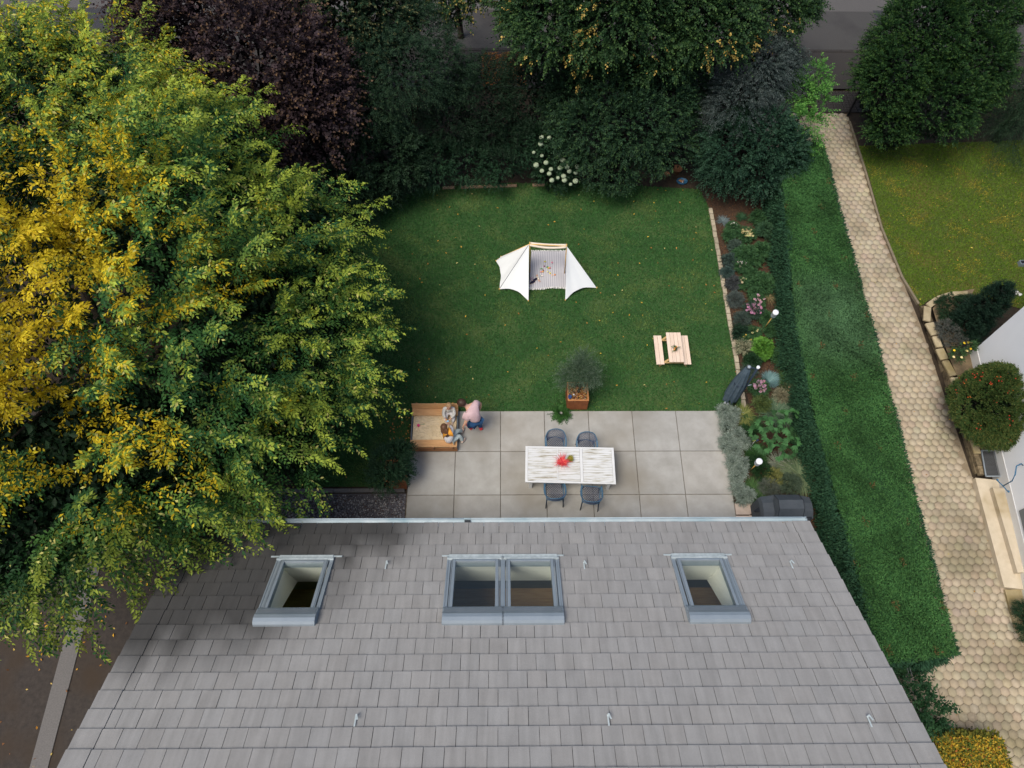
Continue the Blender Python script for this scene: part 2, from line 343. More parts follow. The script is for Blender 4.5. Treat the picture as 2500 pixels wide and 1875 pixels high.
def plumes(rng, name, parent, blobs, nb, BL, nsp, K, SL, LL, LW, colf, droop=.35, up=.35, inner=.25, zmin=-.35, core=0, corecol=(.02, .03, .012), rnd=.35, m=None, arch=.45, flat=.45):
    """long arching twigs set with leafy side shoots, so the crown edge ends in pointed plumes"""
    p, n = blobpts(rng, blobs, nb, inner, zmin); d = unit(n*.8+np.array([0, 0, up])+rng.normal(size=n.shape)*rnd)
    L = BL*rng.uniform(.55, 1.25, nb); p = p-d*(L*.45)[:, None]
    t = np.linspace(.12, 1, nsp)[None, :, None]; down = np.array([0, 0, -1.])[None, None]
    P = p[:, None]+d[:, None]*L[:, None, None]*t+down*arch*L[:, None, None]*t**2.2*.55
    T = unit(d[:, None]+down*arch*1.2*t); side = unit(np.cross(T, np.array([0, 0, 1.])+rng.normal(size=(nb, 1, 3))*.35)); sg = np.where(np.arange(nsp) % 2 == 0, 1., -1.)[None, :, None]
    D_ = T*.75+side*sg*(1.05-.75*t)+rng.normal(size=P.shape)*.20; br = np.repeat(rng.random(nb), nsp)
    SLs = (SL*(1.15-.6*t)+np.zeros((nb, 1, 1))).reshape(-1)
    o = P.reshape(-1, 3); dd = unit(D_.reshape(-1, 3)); N = len(o); tt = np.linspace(.1, 1, K)[None, :, None]; S3 = (SLs*rng.uniform(.75, 1.2, N))[:, None, None]
    Q = o[:, None]+dd[:, None]*S3*tt+down*droop*S3*tt**2; TT = unit(dd[:, None]+2*droop*tt*down)
    sd_ = unit(np.cross(TT, np.broadcast_to(rng.normal(size=(N, 1, 3))*.4+np.array([0, 0, 1.]), TT.shape))); s2 = np.where(np.arange(K) % 2 == 0, 1., -1.)[None, :, None]
    ld = TT*.8+sd_*s2*.8+rng.normal(size=Q.shape)*.2+down*.12; ld[:, -1] = TT[:, -1]
    nr = unit(np.cross(sd_, TT)+rng.normal(size=Q.shape)*flat); nr[..., 2] = np.abs(nr[..., 2])
    tb_ = np.repeat(np.broadcast_to(t[..., 0], (nb, nsp)).reshape(-1), K); rr_ = np.repeat(br, K)
    Ls = (LL*rng.uniform(.7, 1.2, (N, K))*(1-.25*tt[..., 0]**3)).reshape(-1)
    col = colf(rng, Q.reshape(-1, 3), tb_, np.clip(rr_+rng.normal(size=len(rr_))*.08, 0, 1)); V, Fc, col = leafgeo(Q.reshape(-1, 3), ld.reshape(-1, 3), nr.reshape(-1, 3), Ls, Ls*LW/LL, col)
    if core:  # inner leaves coloured dark, painting shade into the gaps between plumes
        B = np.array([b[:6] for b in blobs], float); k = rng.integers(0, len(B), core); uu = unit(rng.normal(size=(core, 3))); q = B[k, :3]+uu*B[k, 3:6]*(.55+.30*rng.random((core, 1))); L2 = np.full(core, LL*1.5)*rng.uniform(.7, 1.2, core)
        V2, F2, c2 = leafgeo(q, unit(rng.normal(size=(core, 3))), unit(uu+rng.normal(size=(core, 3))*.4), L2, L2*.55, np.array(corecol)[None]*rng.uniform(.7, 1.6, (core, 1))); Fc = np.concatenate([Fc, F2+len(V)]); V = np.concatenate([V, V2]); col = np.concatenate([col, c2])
    return npmesh(name, V, Fc, m or LEAF, parent, np.clip(col, 0, 1))

def limbs(rng, parent, base, blobs, n, r0, h, name='trunk'):
    mb = MB(); b = Vector(base); B = [Vector(x[:3]) for x in blobs]; top = b+Vector((rng.uniform(-.15, .15), rng.uniform(-.15, .15), h))
    mb.tube([b-Vector((0, 0, .1)), b+Vector((0, 0, .15)), b.lerp(top, .5)+Vector((rng.uniform(-.05, .05), 0, 0)), top], [r0*1.35, r0, r0*.85, r0*.7], 10)
    for i in range(n):
        k = rng.integers(0, len(blobs)); q = blobs[k]; u = rng.normal(size=3); u /= np.linalg.norm(u)
        e = Vector((q[0]+u[0]*q[3]*.7, q[1]+u[1]*q[4]*.7, q[2]+u[2]*q[5]*.6)); s0 = b.lerp(top, rng.uniform(.6, 1)); md = s0.lerp(e, .5)+Vector((0, 0, .15*(e-s0).length))
        mb.tube([s0, s0.lerp(md, .6), md, e], [r0*.4, r0*.3, r0*.2, r0*.05], 6)
    return mb.build(name, 'bark', parent)

def sph(p, r, rz=None, ry=None): return (p[0], p[1], p[2], r, ry or r, rz or r)

def blades(rng, c, rad, L, n, col1, col2, wd=.012, droop=.8, spread=1., up=.6, seg=5, z0=.02):
    """arching grass blades; returns arrays of quads"""
    a = rng.uniform(0, 2*PI, n); q = rng.random(n)**.6; o = np.stack([c[0]+np.cos(a)*rad*q, c[1]+np.sin(a)*rad*q, np.full(n, z0)], 1)
    a2 = a+rng.normal(size=n)*.5; el = up*rng.uniform(.5, 1.4, n); d = unit(np.stack([np.cos(a2)*spread, np.sin(a2)*spread, el+.25], 1))
    Ls = L*rng.uniform(.55, 1.15, n); t = np.linspace(0, 1, seg)[None, :, None]
    P = o[:, None]+d[:, None]*Ls[:, None, None]*t+np.array([0, 0, -1.])*droop*Ls[:, None, None]*t**2*.6
    P[..., 2] = np.maximum(P[..., 2], z0+.01)
    sd_ = unit(np.cross(d, [0, 0, 1.]))[:, None]*wd*.5*(1-.85*t**2)
    V = np.stack([P-sd_, P+sd_], 2).reshape(-1, 3); idx = np.arange(n)[:, None]*seg*2; f = []
    for i in range(seg-1): f.append(idx+np.array([[2*i, 2*i+1, 2*i+3, 2*i+2]]))
    col = mixc(col1, col2, rng.random(n)); col = np.repeat(col, seg*2, 0)
    return V, np.concatenate(f), col

# ================================================================== SETTING
ground = sheet('ground', [(-70, -60), (80, -60), (80, 90), (-70, 90)], 0.0, 'earth')
sheet('driveway', [(-24, -14), (-6.6, -14), (-6.6, 9), (-24, 9)], .004, 'drive')
sheet('street', [(-60, 24.25), (70, 24.25), (70, 26.62), (-60, 26.62)], .004, 'asphalt')
sheet('street_far_lane', [(-60, 26.62), (70, 26.62), (70, 33), (-60, 33)], .008, 'asphalt2')
sheet('street_patch', [at(2130, 26), at(2168, 26), at(2172, 70), at(2146, 72)], .012, 'asphalt3')
sheet('street_patch_left', [(-16.6, 25.0), (-12.6, 25.0), (-12.6, 26.55), (-16.3, 26.55)], .012, 'asphalt3')
sheet('pavement', [(-60, 22.1), (70, 22.1), (70, 24.1), (-60, 24.1)], .10, 'walkway')
rng0 = random.Random(3)
kb = MB(); x = -40.
while x < 50: kb.box((x+.495, 24.17, .05), (.985, .13, .13), col=(1, 1, 1)); x += 1.0
k = kb.build('kerb', 'walkway'); k['kind'] = 'structure'

# garden bed soil and lawns
bed = [(6.3, 4.2), (10.2, 1.2), (10.2, 21), (7.2, 21), (6.85, 16.6), (7.15, 8.95), (6.3, 8.9)]
sheet('garden_bed', bed, .006, 'soil')
LAWN = [(-5.6, 6.7), (-2.62, 6.7), (-2.62, 8.97), (6.32, 8.93), (7.04, 9.1), (7.0, 12), (6.92, 16.55), (6.7, 17.3), (3, 17.55), (0, 17.55), (-2.6, 17.35), (-4.4, 16.4), (-7.5, 14.5), (-7.5, 9)]
lw = sheet('lawn', LAWN, .012, 'lawn')
NL = [at(2090, 358), at(2640, 338), at(2640, 800), at(2360, 715), at(2300, 718), at(2256, 740), at(2246, 750), at(2206, 682), at(2157, 562), at(2117, 420)]
sheet('neighbour_lawn', NL, .02, 'nlawn')

def grassfield(name, poly, n, h, c1, c2, c3, seed, z=.012, patch=.9):
    rng = np.random.default_rng(seed); P = np.array([(p[0], p[1]) for p in poly]); lo = P.min(0); hi = P.max(0); pts = np.zeros((0, 2))
    q = rng.uniform(lo, hi, (n*2, 2)); q = q[inside(q, poly)][:n]; n = len(q)
    nz = (np.sin(q[:, 0]*2.1+1.3*np.sin(q[:, 1]*1.7))*np.sin(q[:, 1]*2.6+1.1*np.sin(q[:, 0]*2.3+1)) + .6*np.sin(q[:, 0]*5.3+2*np.sin(q[:, 1]*4.1))*np.sin(q[:, 1]*6.1+q[:, 0]))
    nz = nz+rng.normal(size=n)*.45
    a = rng.uniform(0, 2*PI, n); H = h*rng.uniform(.5, 1.2, n); W = rng.uniform(.008, .018, n)
    b = np.stack([q[:, 0], q[:, 1], np.full(n, z)], 1); s = np.stack([np.cos(a)*W, np.sin(a)*W, a*0], 1)
    tp = b+np.stack([rng.normal(size=n)*h*.6, rng.normal(size=n)*h*.6, H], 1)
    V = np.stack([b-s, b+s, tp], 1).reshape(-1, 3); Fc = np.arange(n*3).reshape(-1, 3)
    col = mixc(c1, c2, rng.random(n)); k = (nz > patch)[:, None]; col = np.where(k, np.array(c3)[None]*rng.uniform(.6, 1.1, (n, 1)), col)
    o = npmesh(name, V, Fc, BLADE, None, np.repeat(col, 3, 0)); tag(o, kind='stuff'); return o
g = grassfield('lawn_grass', LAWN, 170000, .05, (.026, .098, .026), (.060, .165, .040), (.13, .21, .055), 1, patch=.62)
tag(g, 'short green mown grass of the big lawn', 'grass')
g = grassfield('neighbour_grass', NL, 60000, .045, (.07, .145, .013), (.14, .215, .02), (.30, .27, .035), 2, z=.02, patch=.8)
tag(g, 'yellowish mossy grass of the neighbouring lawn beside the hexagon path', 'grass')

# bark chips on the bed
def chips(name, poly, n, cols, seed, z=.012, sz=(.015, .045), label='', cat='', keep=None):
    rng = np.random.default_rng(seed); P = np.array([(p[0], p[1]) for p in poly]); q = rng.uniform(P.min(0), P.max(0), (n*3, 2)); q = q[inside(q, poly)]
    if keep is not None: q = q[keep(q, rng)]
    q = q[:n]; n = len(q)
    b = np.stack([q[:, 0], q[:, 1], z+rng.random(n)*.02], 1); a = rng.uniform(0, 2*PI, n); d = np.stack([np.cos(a), np.sin(a), rng.normal(size=n)*.25], 1)
    nr = unit(np.stack([rng.normal(size=n)*.4, rng.normal(size=n)*.4, np.ones(n)], 1)); L = rng.uniform(*sz, n)
    cc = np.array(cols)[rng.integers(0, len(cols), n)]*rng.uniform(.6, 1.2, (n, 1))
    V, Fc, col = leafgeo(b, d, nr, L, L*.55, cc, .1); o = npmesh(name, V, Fc, LEAFM, None, col); tag(o, label, cat, kind='stuff'); return o
chips('bark_mulch', bed, 26000, [(.10, .045, .02), (.16, .075, .03), (.055, .03, .018), (.20, .10, .04)], 5, label='red brown bark mulch covering the flower bed beside the hedge', cat='mulch')

# patio: concrete slabs with open joints
sheet('patio_base', [(-2.6, 3.9), (6.27, 3.9), (6.27, 8.96), (-2.6, 8.96)], .016, 'joint')
xs = [-2.585, -1.315, -.06, 1.19, 2.45, 3.705, 4.965, 6.25]; ys = [3.95, 5.175, 6.44, 7.705, 8.95]
pb = MB(); rr = random.Random(8)
for j in range(4):
    for i in range(7):
        g_ = .0055; v = rr.uniform(.93, 1.04); b_ = rr.uniform(-.012, .012); z0 = .045+rr.uniform(-.002, .002)
        x0, x1 = xs[i]+g_, xs[i+1]-g_; y0, y1 = ys[j]+g_, ys[j+1]-g_; e = .006
        pb.hexa([(x0, y0, .02), (x1, y0, .02), (x1, y1, .02), (x0, y1, .02), (x0+e, y0+e, z0), (x1-e, y0+e, z0), (x1-e, y1-e, z0), (x0+e, y1-e, z0)], (v+b_, v, v-b_))
o = pb.build('patio', 'slab'); o['kind'] = 'structure'
PZ = .045
# gravel strip left of the patio, with flat stone kerb
sheet('gravel_strip', [(-6.6, 3.9), (-2.62, 3.9), (-2.62, 6.5), (-6.6, 6.5)], .008, 'gravel')
def pebbles(name, x0, x1, y0, y1, n, seed, cols, r=(.012, .03), z=.01):
    rng = np.random.default_rng(seed); V = []; Fc = []; cl = []
    oc = np.array([(1, 0, 0), (0, 1, 0), (-1, 0, 0), (0, -1, 0), (0, 0, .7)]); of = np.array([(0, 1, 4), (1, 2, 4), (2, 3, 4), (3, 0, 4)])
    c = np.stack([rng.uniform(x0, x1, n), rng.uniform(y0, y1, n), np.full(n, z)], 1); R_ = rng.uniform(*r, n); a = rng.uniform(0, PI, n)
    ca, sa = np.cos(a), np.sin(a); o = oc[None]*R_[:, None, None]*rng.uniform(.7, 1.3, (n, 5, 1)); ox = o[..., 0]*ca[:, None]-o[..., 1]*sa[:, None]; oy = o[..., 0]*sa[:, None]+o[..., 1]*ca[:, None]
    V = c[:, None]+np.stack([ox, oy, o[..., 2]], 2); F_ = np.arange(n)[:, None, None]*5+of[None]
    cc = np.array(cols)[rng.integers(0, len(cols), n)]*rng.uniform(.7, 1.2, (n, 1))
    return npmesh(name, V.reshape(-1, 3), F_.reshape(-1, 3), LEAFM, None, np.repeat(cc, 5, 0))
o = pebbles('gravel', -6.5, -2.64, 4.0, 6.46, 9000, 4, [(.05, .05, .06), (.11, .11, .12), (.20, .20, .21), (.09, .06, .05), (.30, .29, .28)]); tag(o, 'dark mixed gravel strip between gutter and tree', 'gravel', kind='stuff')
sb = MB(); x = -6.5
while x < -2.8: sb.box((x+.24, 6.58, .03), (.47, .10, .07), col=(.55, .55, .55)); x += .48
o = sb.build('garden_kerb', 'kerb'); o['kind'] = 'structure'

# hexagon paved path
PATH = [(9.2, -3.5), (13.9, -3.5), (13.62, 0), (13.02, 3.9), (12.86, 8), (12.72, 12), (12.60, 16), (12.55, 20.9), (11.4, 20.9), (11.0, 17), (10.4, 3), (10.2, 2.2), (9.25, 2.2)]
PATH = [(9.0, -3.5), (14.4, -3.5), (13.75, 0), (13.14, 3.05), (12.99, 6.5), (12.85, 11.9), (12.55, 15.6), (12.58, 20.9), (9.4, 20.9), (9.4, 2.2), (9.0, 2.2)]
sheet('hexagon_path_base', PATH, .010, 'paverj')
def hexpave():
    rng = np.random.default_rng(11); p = .215; rad = p/math.sqrt(3)*.985; V = []; Fq = []; cl = []
    jj = np.arange(0, 140); ii = np.arange(0, 30); rows = []
    for j in jj:
        for i in ii: rows.append((8.9+i*p+(j % 2)*p/2, -3.4+j*p*math.sqrt(3)/2))
    q = np.array(rows); q = q[inside(q, PATH)&inside(q+np.array([[.10, 0]]), PATH)]; n = len(q)
    a = np.arange(6)*PI/3+PI/6; ring = np.stack([np.cos(a), np.sin(a)], 1)
    jitter = rng.normal(size=(n, 1, 2))*.0025
    r0 = q[:, None]+ring[None]*rad*.988+jitter; r1 = q[:, None]+ring[None]*rad*.962+jitter
    zt = .042+rng.normal(size=(n, 1))*.002+np.zeros((1, 6))
    tilt = rng.normal(size=(n, 1, 2))*.012; zt = zt+np.sum((r1-q[:, None])*tilt, 2)
    v0 = np.concatenate([r0, np.full((n, 6, 1), .012)], 2); v1 = np.concatenate([r0, (zt-.007)[..., None]], 2); v2 = np.concatenate([r1, zt[..., None]], 2)
    V = np.concatenate([v0, v1, v2], 1).reshape(-1, 3); f = []
    for k in range(2):
        for e in range(6): f.append((k*6+e, k*6+(e+1) % 6, (k+1)*6+(e+1) % 6, (k+1)*6+e))
    f += [(12, 13, 14, 15), (12, 15, 16, 17)]
    Fc = (np.arange(n)[:, None, None]*18+np.array(f)[None]).reshape(-1, 4)
    base = rng.normal(1, .035, (n, 1))+.10*(np.sin(q[:, :1]*1.9+np.sin(q[:, 1:]*1.1)*2)*np.sin(q[:, 1:]*1.4))+np.zeros((1, 3)); base *= 1+rng.normal(size=(n, 3))*.02
    o = npmesh('hexagon_path', V, Fc, M['paver'], None, np.repeat(base, 18, 0)); o['kind'] = 'structure'
hexpave()
# cross drain strip of small dark setts at the path's street end
sheet('sett_strip', [(11.5, 20.95), (13.6, 20.95), (13.6, 22.05), (11.5, 22.05)], .014, 'dark')
sb = MB()
for j in range(9):
    for i in range(17):
        v = rr.uniform(.6, 1.3); sb.box((11.58+i*.12+rr.uniform(-.005, .005), 21.03+j*.12, .028), (.108, .108, .03), col=(v, v, v))
o = sb.build('path_setts', 'walkway'); o['kind'] = 'structure'
# kerb along the neighbour's lawn
kp = [at(2072, 300), at(2110, 420), at(2150, 560), at(2200, 680), at(2240, 745)]
kb = MB()
for a_, b_ in zip(kp[:-1], kp[1:]):
    kb.beam((a_.x, a_.y, .045), (b_.x, b_.y, .045), .07, .09, col=(.5, .47, .42))
o = kb.build('path_kerb', 'stone'); o['kind'] = 'structure'

# ================================================================== HOUSE
A33 = math.radians(33); EY, EZ = 4.63, 3.3; CA, SA = math.cos(A33), math.sin(A33); SR = 6.95
RY = EY-SR*CA; RZ = EZ+SR*SA
def RP(x, s, h=0, back=False):
    y = EY-s*CA+h*SA; z = EZ+s*SA+h*CA
    if back: y = 2*RY-y
    return Vector((x, y, z))
house = thing('house', 'house with pitched roof of flat grey concrete tiles and skylights above the patio', 'house', (0, RY, 0))
SKY = [(-4.60, -3.50), (-1.11, 1.12), (3.50, 4.60)]; HS0, HS1 = 1.12, 2.80
hb = MB()
for sgn in (1, -1):
    y = RY+sgn*(4.1-RY); hb.box((0, y, 1.5), (12.6, .3, 3.0))
for sx in (-1, 1):
    pts = [(RY-(4.1-RY), 0), (4.1, 0), (4.1, 3.25), (RY, RZ-.35), (RY-(4.1-RY), 3.25)]; xx = sx*6.3
    n = len(pts); hb.add([(xx-.15, a, b) for a, b in pts]+[(xx+.15, a, b) for a, b in pts], [tuple(range(n))[::-1], tuple(range(n, 2*n))]+[(i, (i+1) % n, n+(i+1) % n, n+i) for i in range(n)])
hb.build('wall', 'housewall', house)
def deckgrid(holes, back):
    mb = MB(); gx = sorted({-6.7, 6.7, *[a for h in holes for a in h]}); gs = [.02, HS0, HS1, SR]
    for i in range(len(gx)-1):
        for j in range(3):
            if j == 1 and any(abs(gx[i]-h[0]) < 1e-6 for h in holes): continue
            a, b, c, d = gx[i], gx[i+1], gs[j], gs[j+1]
            mb.hexa([RP(a, c, -.12, back), RP(b, c, -.12, back), RP(b, d, -.12, back), RP(a, d, -.12, back), RP(a, c, -.0, back), RP(b, c, 0, back), RP(b, d, 0, back), RP(a, d, 0, back)])
    return mb
deckgrid(SKY, False).build('roof_deck', 'deck', house); 
def tiles(back):
    mb = MB(); rr = random.Random(5 if back else 4); PT = .3555; W = 6.79; tw = .332
    nrow = int((SR+.04)/PT)+1
    for k in range(nrow):
        s0 = -.045+k*PT; s1 = min(s0+.395, SR+.02); off = (.5*tw if k % 2 else 0)
        edges = [-W, -W+.40]; x = -W+.40+(tw*.5 if k % 2 else tw)
        while x < W-.42: edges.append(x); x += tw
        edges += [W-.40, W]
        holes = [] if back else [h for h in SKY if 3 <= k <= 7]
        for a, b in zip(edges[:-1], edges[1:]):
            seg = [(a, b)]
            for h0, h1 in holes:
                h0 -= .0; h1 += .0; ns = []
                for p, q in seg:
                    if q <= h0 or p >= h1: ns.append((p, q))
                    else:
                        if p < h0-.02: ns.append((p, h0))
                        if q > h1+.02: ns.append((h1, q))
                seg = ns
            verge = (a < -W+.1 or b > W-.1)
            xm = (a+b)/2
            # weathering algae and the overhanging tree's shade, both painted into the upper left tiles
            def stain_shade(x_, s_):
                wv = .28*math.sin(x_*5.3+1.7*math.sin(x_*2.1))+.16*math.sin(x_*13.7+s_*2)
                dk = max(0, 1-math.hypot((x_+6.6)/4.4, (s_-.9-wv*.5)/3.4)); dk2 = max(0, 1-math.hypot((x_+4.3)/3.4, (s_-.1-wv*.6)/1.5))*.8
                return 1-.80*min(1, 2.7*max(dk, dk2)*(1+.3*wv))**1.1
            tr = 1-rr.uniform(0, .05)
            for p, q in seg:
                v = rr.uniform(.975, 1.02)*tr; warm = rr.uniform(-.008, .008); g = .0035 if rr.random() < .75 else .0055
                hl = .058+(.012 if verge else 0)+rr.uniform(-.003, .003); hu = .022+(.012 if verge else 0); th = .020
                mb.hexa([RP(p+g, s0, hl-th, back), RP(q-g, s0, hl-th, back), RP(q-g, s1, hu-th, back), RP(p+g, s1, hu-th, back), RP(p+g, s0, hl, back), RP(q-g, s0, hl, back), RP(q-g, s1, hu, back), RP(p+g, s1, hu, back)], [tuple(v*stain_shade(x_, s_)*k_ for k_ in (1+warm, 1, 1-warm)) for x_, s_ in ((p, s0), (q, s0), (q, s1), (p, s1))]*2)
    # end boards of the verge
    for sx in (-1, 1): mb.hexa([RP(sx*6.76-.015, 0, -.18, back), RP(sx*6.76+.015, 0, -.18, back), RP(sx*6.76+.015, SR, -.18, back), RP(sx*6.76-.015, SR, -.18, back), RP(sx*6.76-.015, 0, .03, back), RP(sx*6.76+.015, 0, .03, back), RP(sx*6.76+.015, SR, .02, back), RP(sx*6.76-.015, SR, .02, back)], (.4, .4, .4))
    return mb
def tilemat():
    m = M['tile']; n = m.node_tree.nodes; l = m.node_tree.links; b = n['Principled BSDF']
    src = b.inputs['Base Color'].links[0].from_socket
    tc = n.new('ShaderNodeTexCoord'); mp = n.new('ShaderNodeMapping'); mp.inputs['Scale'].default_value = (7, .7, .7); l.new(tc.outputs['Object'], mp.inputs[0])
    t = n.new('ShaderNodeTexNoise'); t.inputs['Scale'].default_value = 1.2; t.inputs['Detail'].default_value = 5; l.new(mp.outputs[0], t.inputs[0])
    r = n.new('ShaderNodeMapRange'); r.inputs[1].default_value = .3; r.inputs[2].default_value = .7; r.inputs[3].default_value = .91; r.inputs[4].default_value = 1.10; l.new(t.outputs[0], r.inputs[0])
    t2 = n.new('ShaderNodeTexNoise'); t2.inputs['Scale'].default_value = 130; t2.inputs['Detail'].default_value = 2; l.new(tc.outputs['Object'], t2.inputs[0])
    r2 = n.new('ShaderNodeMapRange'); r2.inputs[1].default_value = .3; r2.inputs[2].default_value = .7; r2.inputs[3].default_value = .88; r2.inputs[4].default_value = 1.12; l.new(t2.outputs[0], r2.inputs[0])
    ml = n.new('ShaderNodeMath'); ml.operation = 'MULTIPLY'; l.new(r.outputs[0], ml.inputs[0]); l.new(r2.outputs[0], ml.inputs[1])
    mx = n.new('ShaderNodeMix'); mx.data_type = 'RGBA'; mx.blend_type = 'MULTIPLY'; mx.inputs[0].default_value = 1; l.new(src, mx.inputs[6])
    cb = n.new('ShaderNodeCombineColor'); [l.new(ml.outputs[0], cb.inputs[i]) for i in range(3)]; l.new(cb.outputs[0], mx.inputs[7]); l.new(mx.outputs[2], b.inputs['Base Color'])
tilemat()
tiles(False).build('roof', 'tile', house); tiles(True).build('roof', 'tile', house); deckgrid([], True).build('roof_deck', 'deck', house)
rb = MB(); x = -6.78
while x < 6.7: rb.tube([(x, RY, RZ+.05), (x+.40, RY, RZ+.06)], [.11, .12], 12); x += .355
rb.build('ridge', 'tile', house)
# gutter: open half round channel, outer lip
gt = MB(); n = 10; R_ = .085
def gutterseg(x0, x1):
    cy, cz = EY+.075, EZ-.01; vs = []
    for x in (x0, x1):
        for i in range(n+1):
            a = PI+PI*i/n; vs.append((x, cy+math.cos(a)*R_*1.1, cz+math.sin(a)*R_))
        for i in range(n, -1, -1):
            a = PI+PI*i/n; vs.append((x, cy+math.cos(a)*(R_*1.1-.006), cz+math.sin(a)*(R_-.006)))
    k = 2*(n+1); gt.add(vs, [(i, (i+1) % k, k+(i+1) % k, k+i) for i in range(k)]+[tuple(range(k))[::-1]], smooth=False)
    gt.tube([(x0, cy+R_*1.1, cz+.004), (x1, cy+R_*1.1, cz+.004)], .011, 6)
gutterseg(-6.72, -.86); gutterseg(-.70, 6.74); gutterseg(-.86, -.70)
gt.box((6.745, EY+.06, EZ-.05), (.01, .16, .08)); gt.box((-6.725, EY+.06, EZ-.05), (.01, .16, .08))
gut = gt.build('gutter', 'zinc', house)
o = MB().box((-.78, EY+.062, EZ-.045), (.13, .15, .05)).build('gutter_joint', 'rubber', gut)
dp = MB().tube([(6.2, EY+.06, EZ-.1), (6.2, 4.36, EZ-.45), (6.2, 4.3, 2.6), (6.2, 4.3, .05)], .045, 10).build('downpipe', 'zinc', house)
# leaf litter in the gutter's right end
rngl = np.random.default_rng(3); nl = 160; q = np.stack([rngl.uniform(5.3, 6.7, nl), EY-.02+rngl.normal(size=nl)*.03, EZ+.02+rngl.random(nl)*.02], 1); dd = unit(rngl.normal(size=(nl, 3))*[1, 1, .2]); nr = unit(rngl.normal(size=(nl, 3))*.4+[0, 0, 1])
V, Fc, col = leafgeo(q, dd, nr, np.full(nl, .04), np.full(nl, .02), mixc((.10, .05, .02), (.30, .17, .05), rngl.random(nl))); o = npmesh('leaf_litter', V, Fc, LEAFM, None, col); tag(o, 'brown leaf litter caught in the right end of the gutter', 'leaves', kind='stuff')
# roof hooks
for (hx, hs) in ((-2.372, 1.30), (1.669, 1.33), (5.916, 1.34), (-2.378, 4.84), (1.716, 4.86), (5.949, 4.92)):
    mb = MB(); mb.beam(RP(hx-.01, hs-.10, .075), RP(hx-.01, hs+.08, .06), .026, .008); mb.beam(RP(hx-.01, hs-.10, .075), RP(hx, hs-.09, .12), .026, .008); mb.beam(RP(hx, hs-.10, .12), RP(hx+.03, hs-.0, .12), .026, .008)
    mb.build('roof_hook', 'lead', house)
# skylights
def bx(mb, x0, x1, s0, s1, h0, h1, col=(1, 1, 1)):
    mb.hexa([RP(x0, s0, h0), RP(x1, s0, h0), RP(x1, s1, h0), RP(x0, s1, h0), RP(x0, s0, h1), RP(x1, s0, h1), RP(x1, s1, h1), RP(x0, s1, h1)], col)
def ring(mb, x0, x1, s0, s1, wd, h0, h1):
    bx(mb, x0, x0+wd, s0, s1, h0, h1); bx(mb, x1-wd, x1, s0, s1, h0, h1); bx(mb, x0+wd, x1-wd, s0, s0+wd, h0, h1); bx(mb, x0+wd, x1-wd, s1-wd, s1, h0, h1)
def skylight(x0, x1, lab, first=True):
    mb = MB(); ring(mb, x0, x1, 1.12, 2.80, .045, -.10, .085); bx(mb, x0-.03, x0-.002, 1.06, 2.82, .03, .095); bx(mb, x1+.002, x1+.03, 1.06, 2.82, .03, .095)
    bx(mb, x0+.062, x0+.078, 1.17, 2.5, .085, .115); bx(mb, x1-.078, x1-.062, 1.17, 2.5, .085, .115)
    f = mb.build('skylight', 'alu', house, label=lab)
    mb = MB(); ring(mb, x0+.085, x1-.085, 1.155, 2.52, .062, -.02, .115); mb.build('sash', 'alu', f, bevel=.006)
    mb = MB(); bx(mb, x0+.12, x1-.12, 1.19, 2.49, .062, .078); mb.build('pane', 'glass', f)
    mb = MB()   # rounded hood at the ridge side
    prof = [(2.46, .02), (2.46, .125), (2.52, .15), (2.60, .155), (2.68, .185), (2.76, .185), (2.825, .155), (2.85, .10), (2.85, .02)]
    for x_, in ((x0-.02,),): pass
    k = len(prof); vs = [RP(x0-.02, s, h) for s, h in prof]+[RP(x1+.02, s, h) for s, h in prof]
    mb.add(vs, [tuple(range(k)), tuple(range(k, 2*k))[::-1]]+[(i, k+i, k+(i+1) % k, (i+1) % k) for i in range(k)]); hd = mb.build('hood', 'alu', f)
    mb = MB(); bx(mb, x0, x1, 2.54, 2.66, .157, .163); mb.build('hood_inset', 'alu2', hd)
    mb = MB(); bx(mb, x0+.0, x1-.0, .99, 1.118, .055, .085); bx(mb, x0-.03, x1+.03, 1.118, 1.15, .086, .12); mb.build('apron', 'lead', f)
    return f
f1 = skylight(-4.60, -3.50, 'single skylight at the left, beside the tree')
f2 = skylight(-1.11, -.004, 'left window of the paired skylight'); f3 = skylight(.004, 1.12, 'right window of the paired skylight')
f4 = skylight(3.50, 4.60, 'single skylight at the right')
for f, a, b in ((f1, -4.78, -3.32), (f2, -1.26, 0), (f3, 0, 1.26), (f4, 3.34, 4.76)):
    mb = MB(); bx(mb, a, b, .995, 1.035, .062, .070); mb.build('flashing', 'lead', f)
# shafts and the room below
for a, b in SKY:
    mb = MB()
    T = [RP(a+.02, 1.14, -.10), RP(b-.02, 1.14, -.10), RP(b-.02, 2.55, -.10), RP(a+.02, 2.55, -.10)]
    Bt = [Vector((a+.02, T[0].y, 2.45)), Vector((b-.02, T[1].y, 2.45)), Vector((b-.02, T[2].y-.2, T[2].z-.45)), Vector((a+.02, T[3].y-.2, T[3].z-.45))]
    mb.add(T+Bt, [(0, 1, 5, 4), (1, 2, 6, 5), (2, 3, 7, 6), (3, 0, 4, 7)]); mb.build('skylight_shaft', 'reveal', house)
mb = MB(); mb.box((0, 1.8, .3), (12.2, 4.3, .04)); fl = mb.build('room_floor', 'floor', house)
mb = MB(); mb.box((0, 3.92, 1.6), (12.2, .05, 2.6)); mb.box((0, -.4, 2.0), (12.2, .05, 3.3)); mb.build('room_wall', 'inner', house)
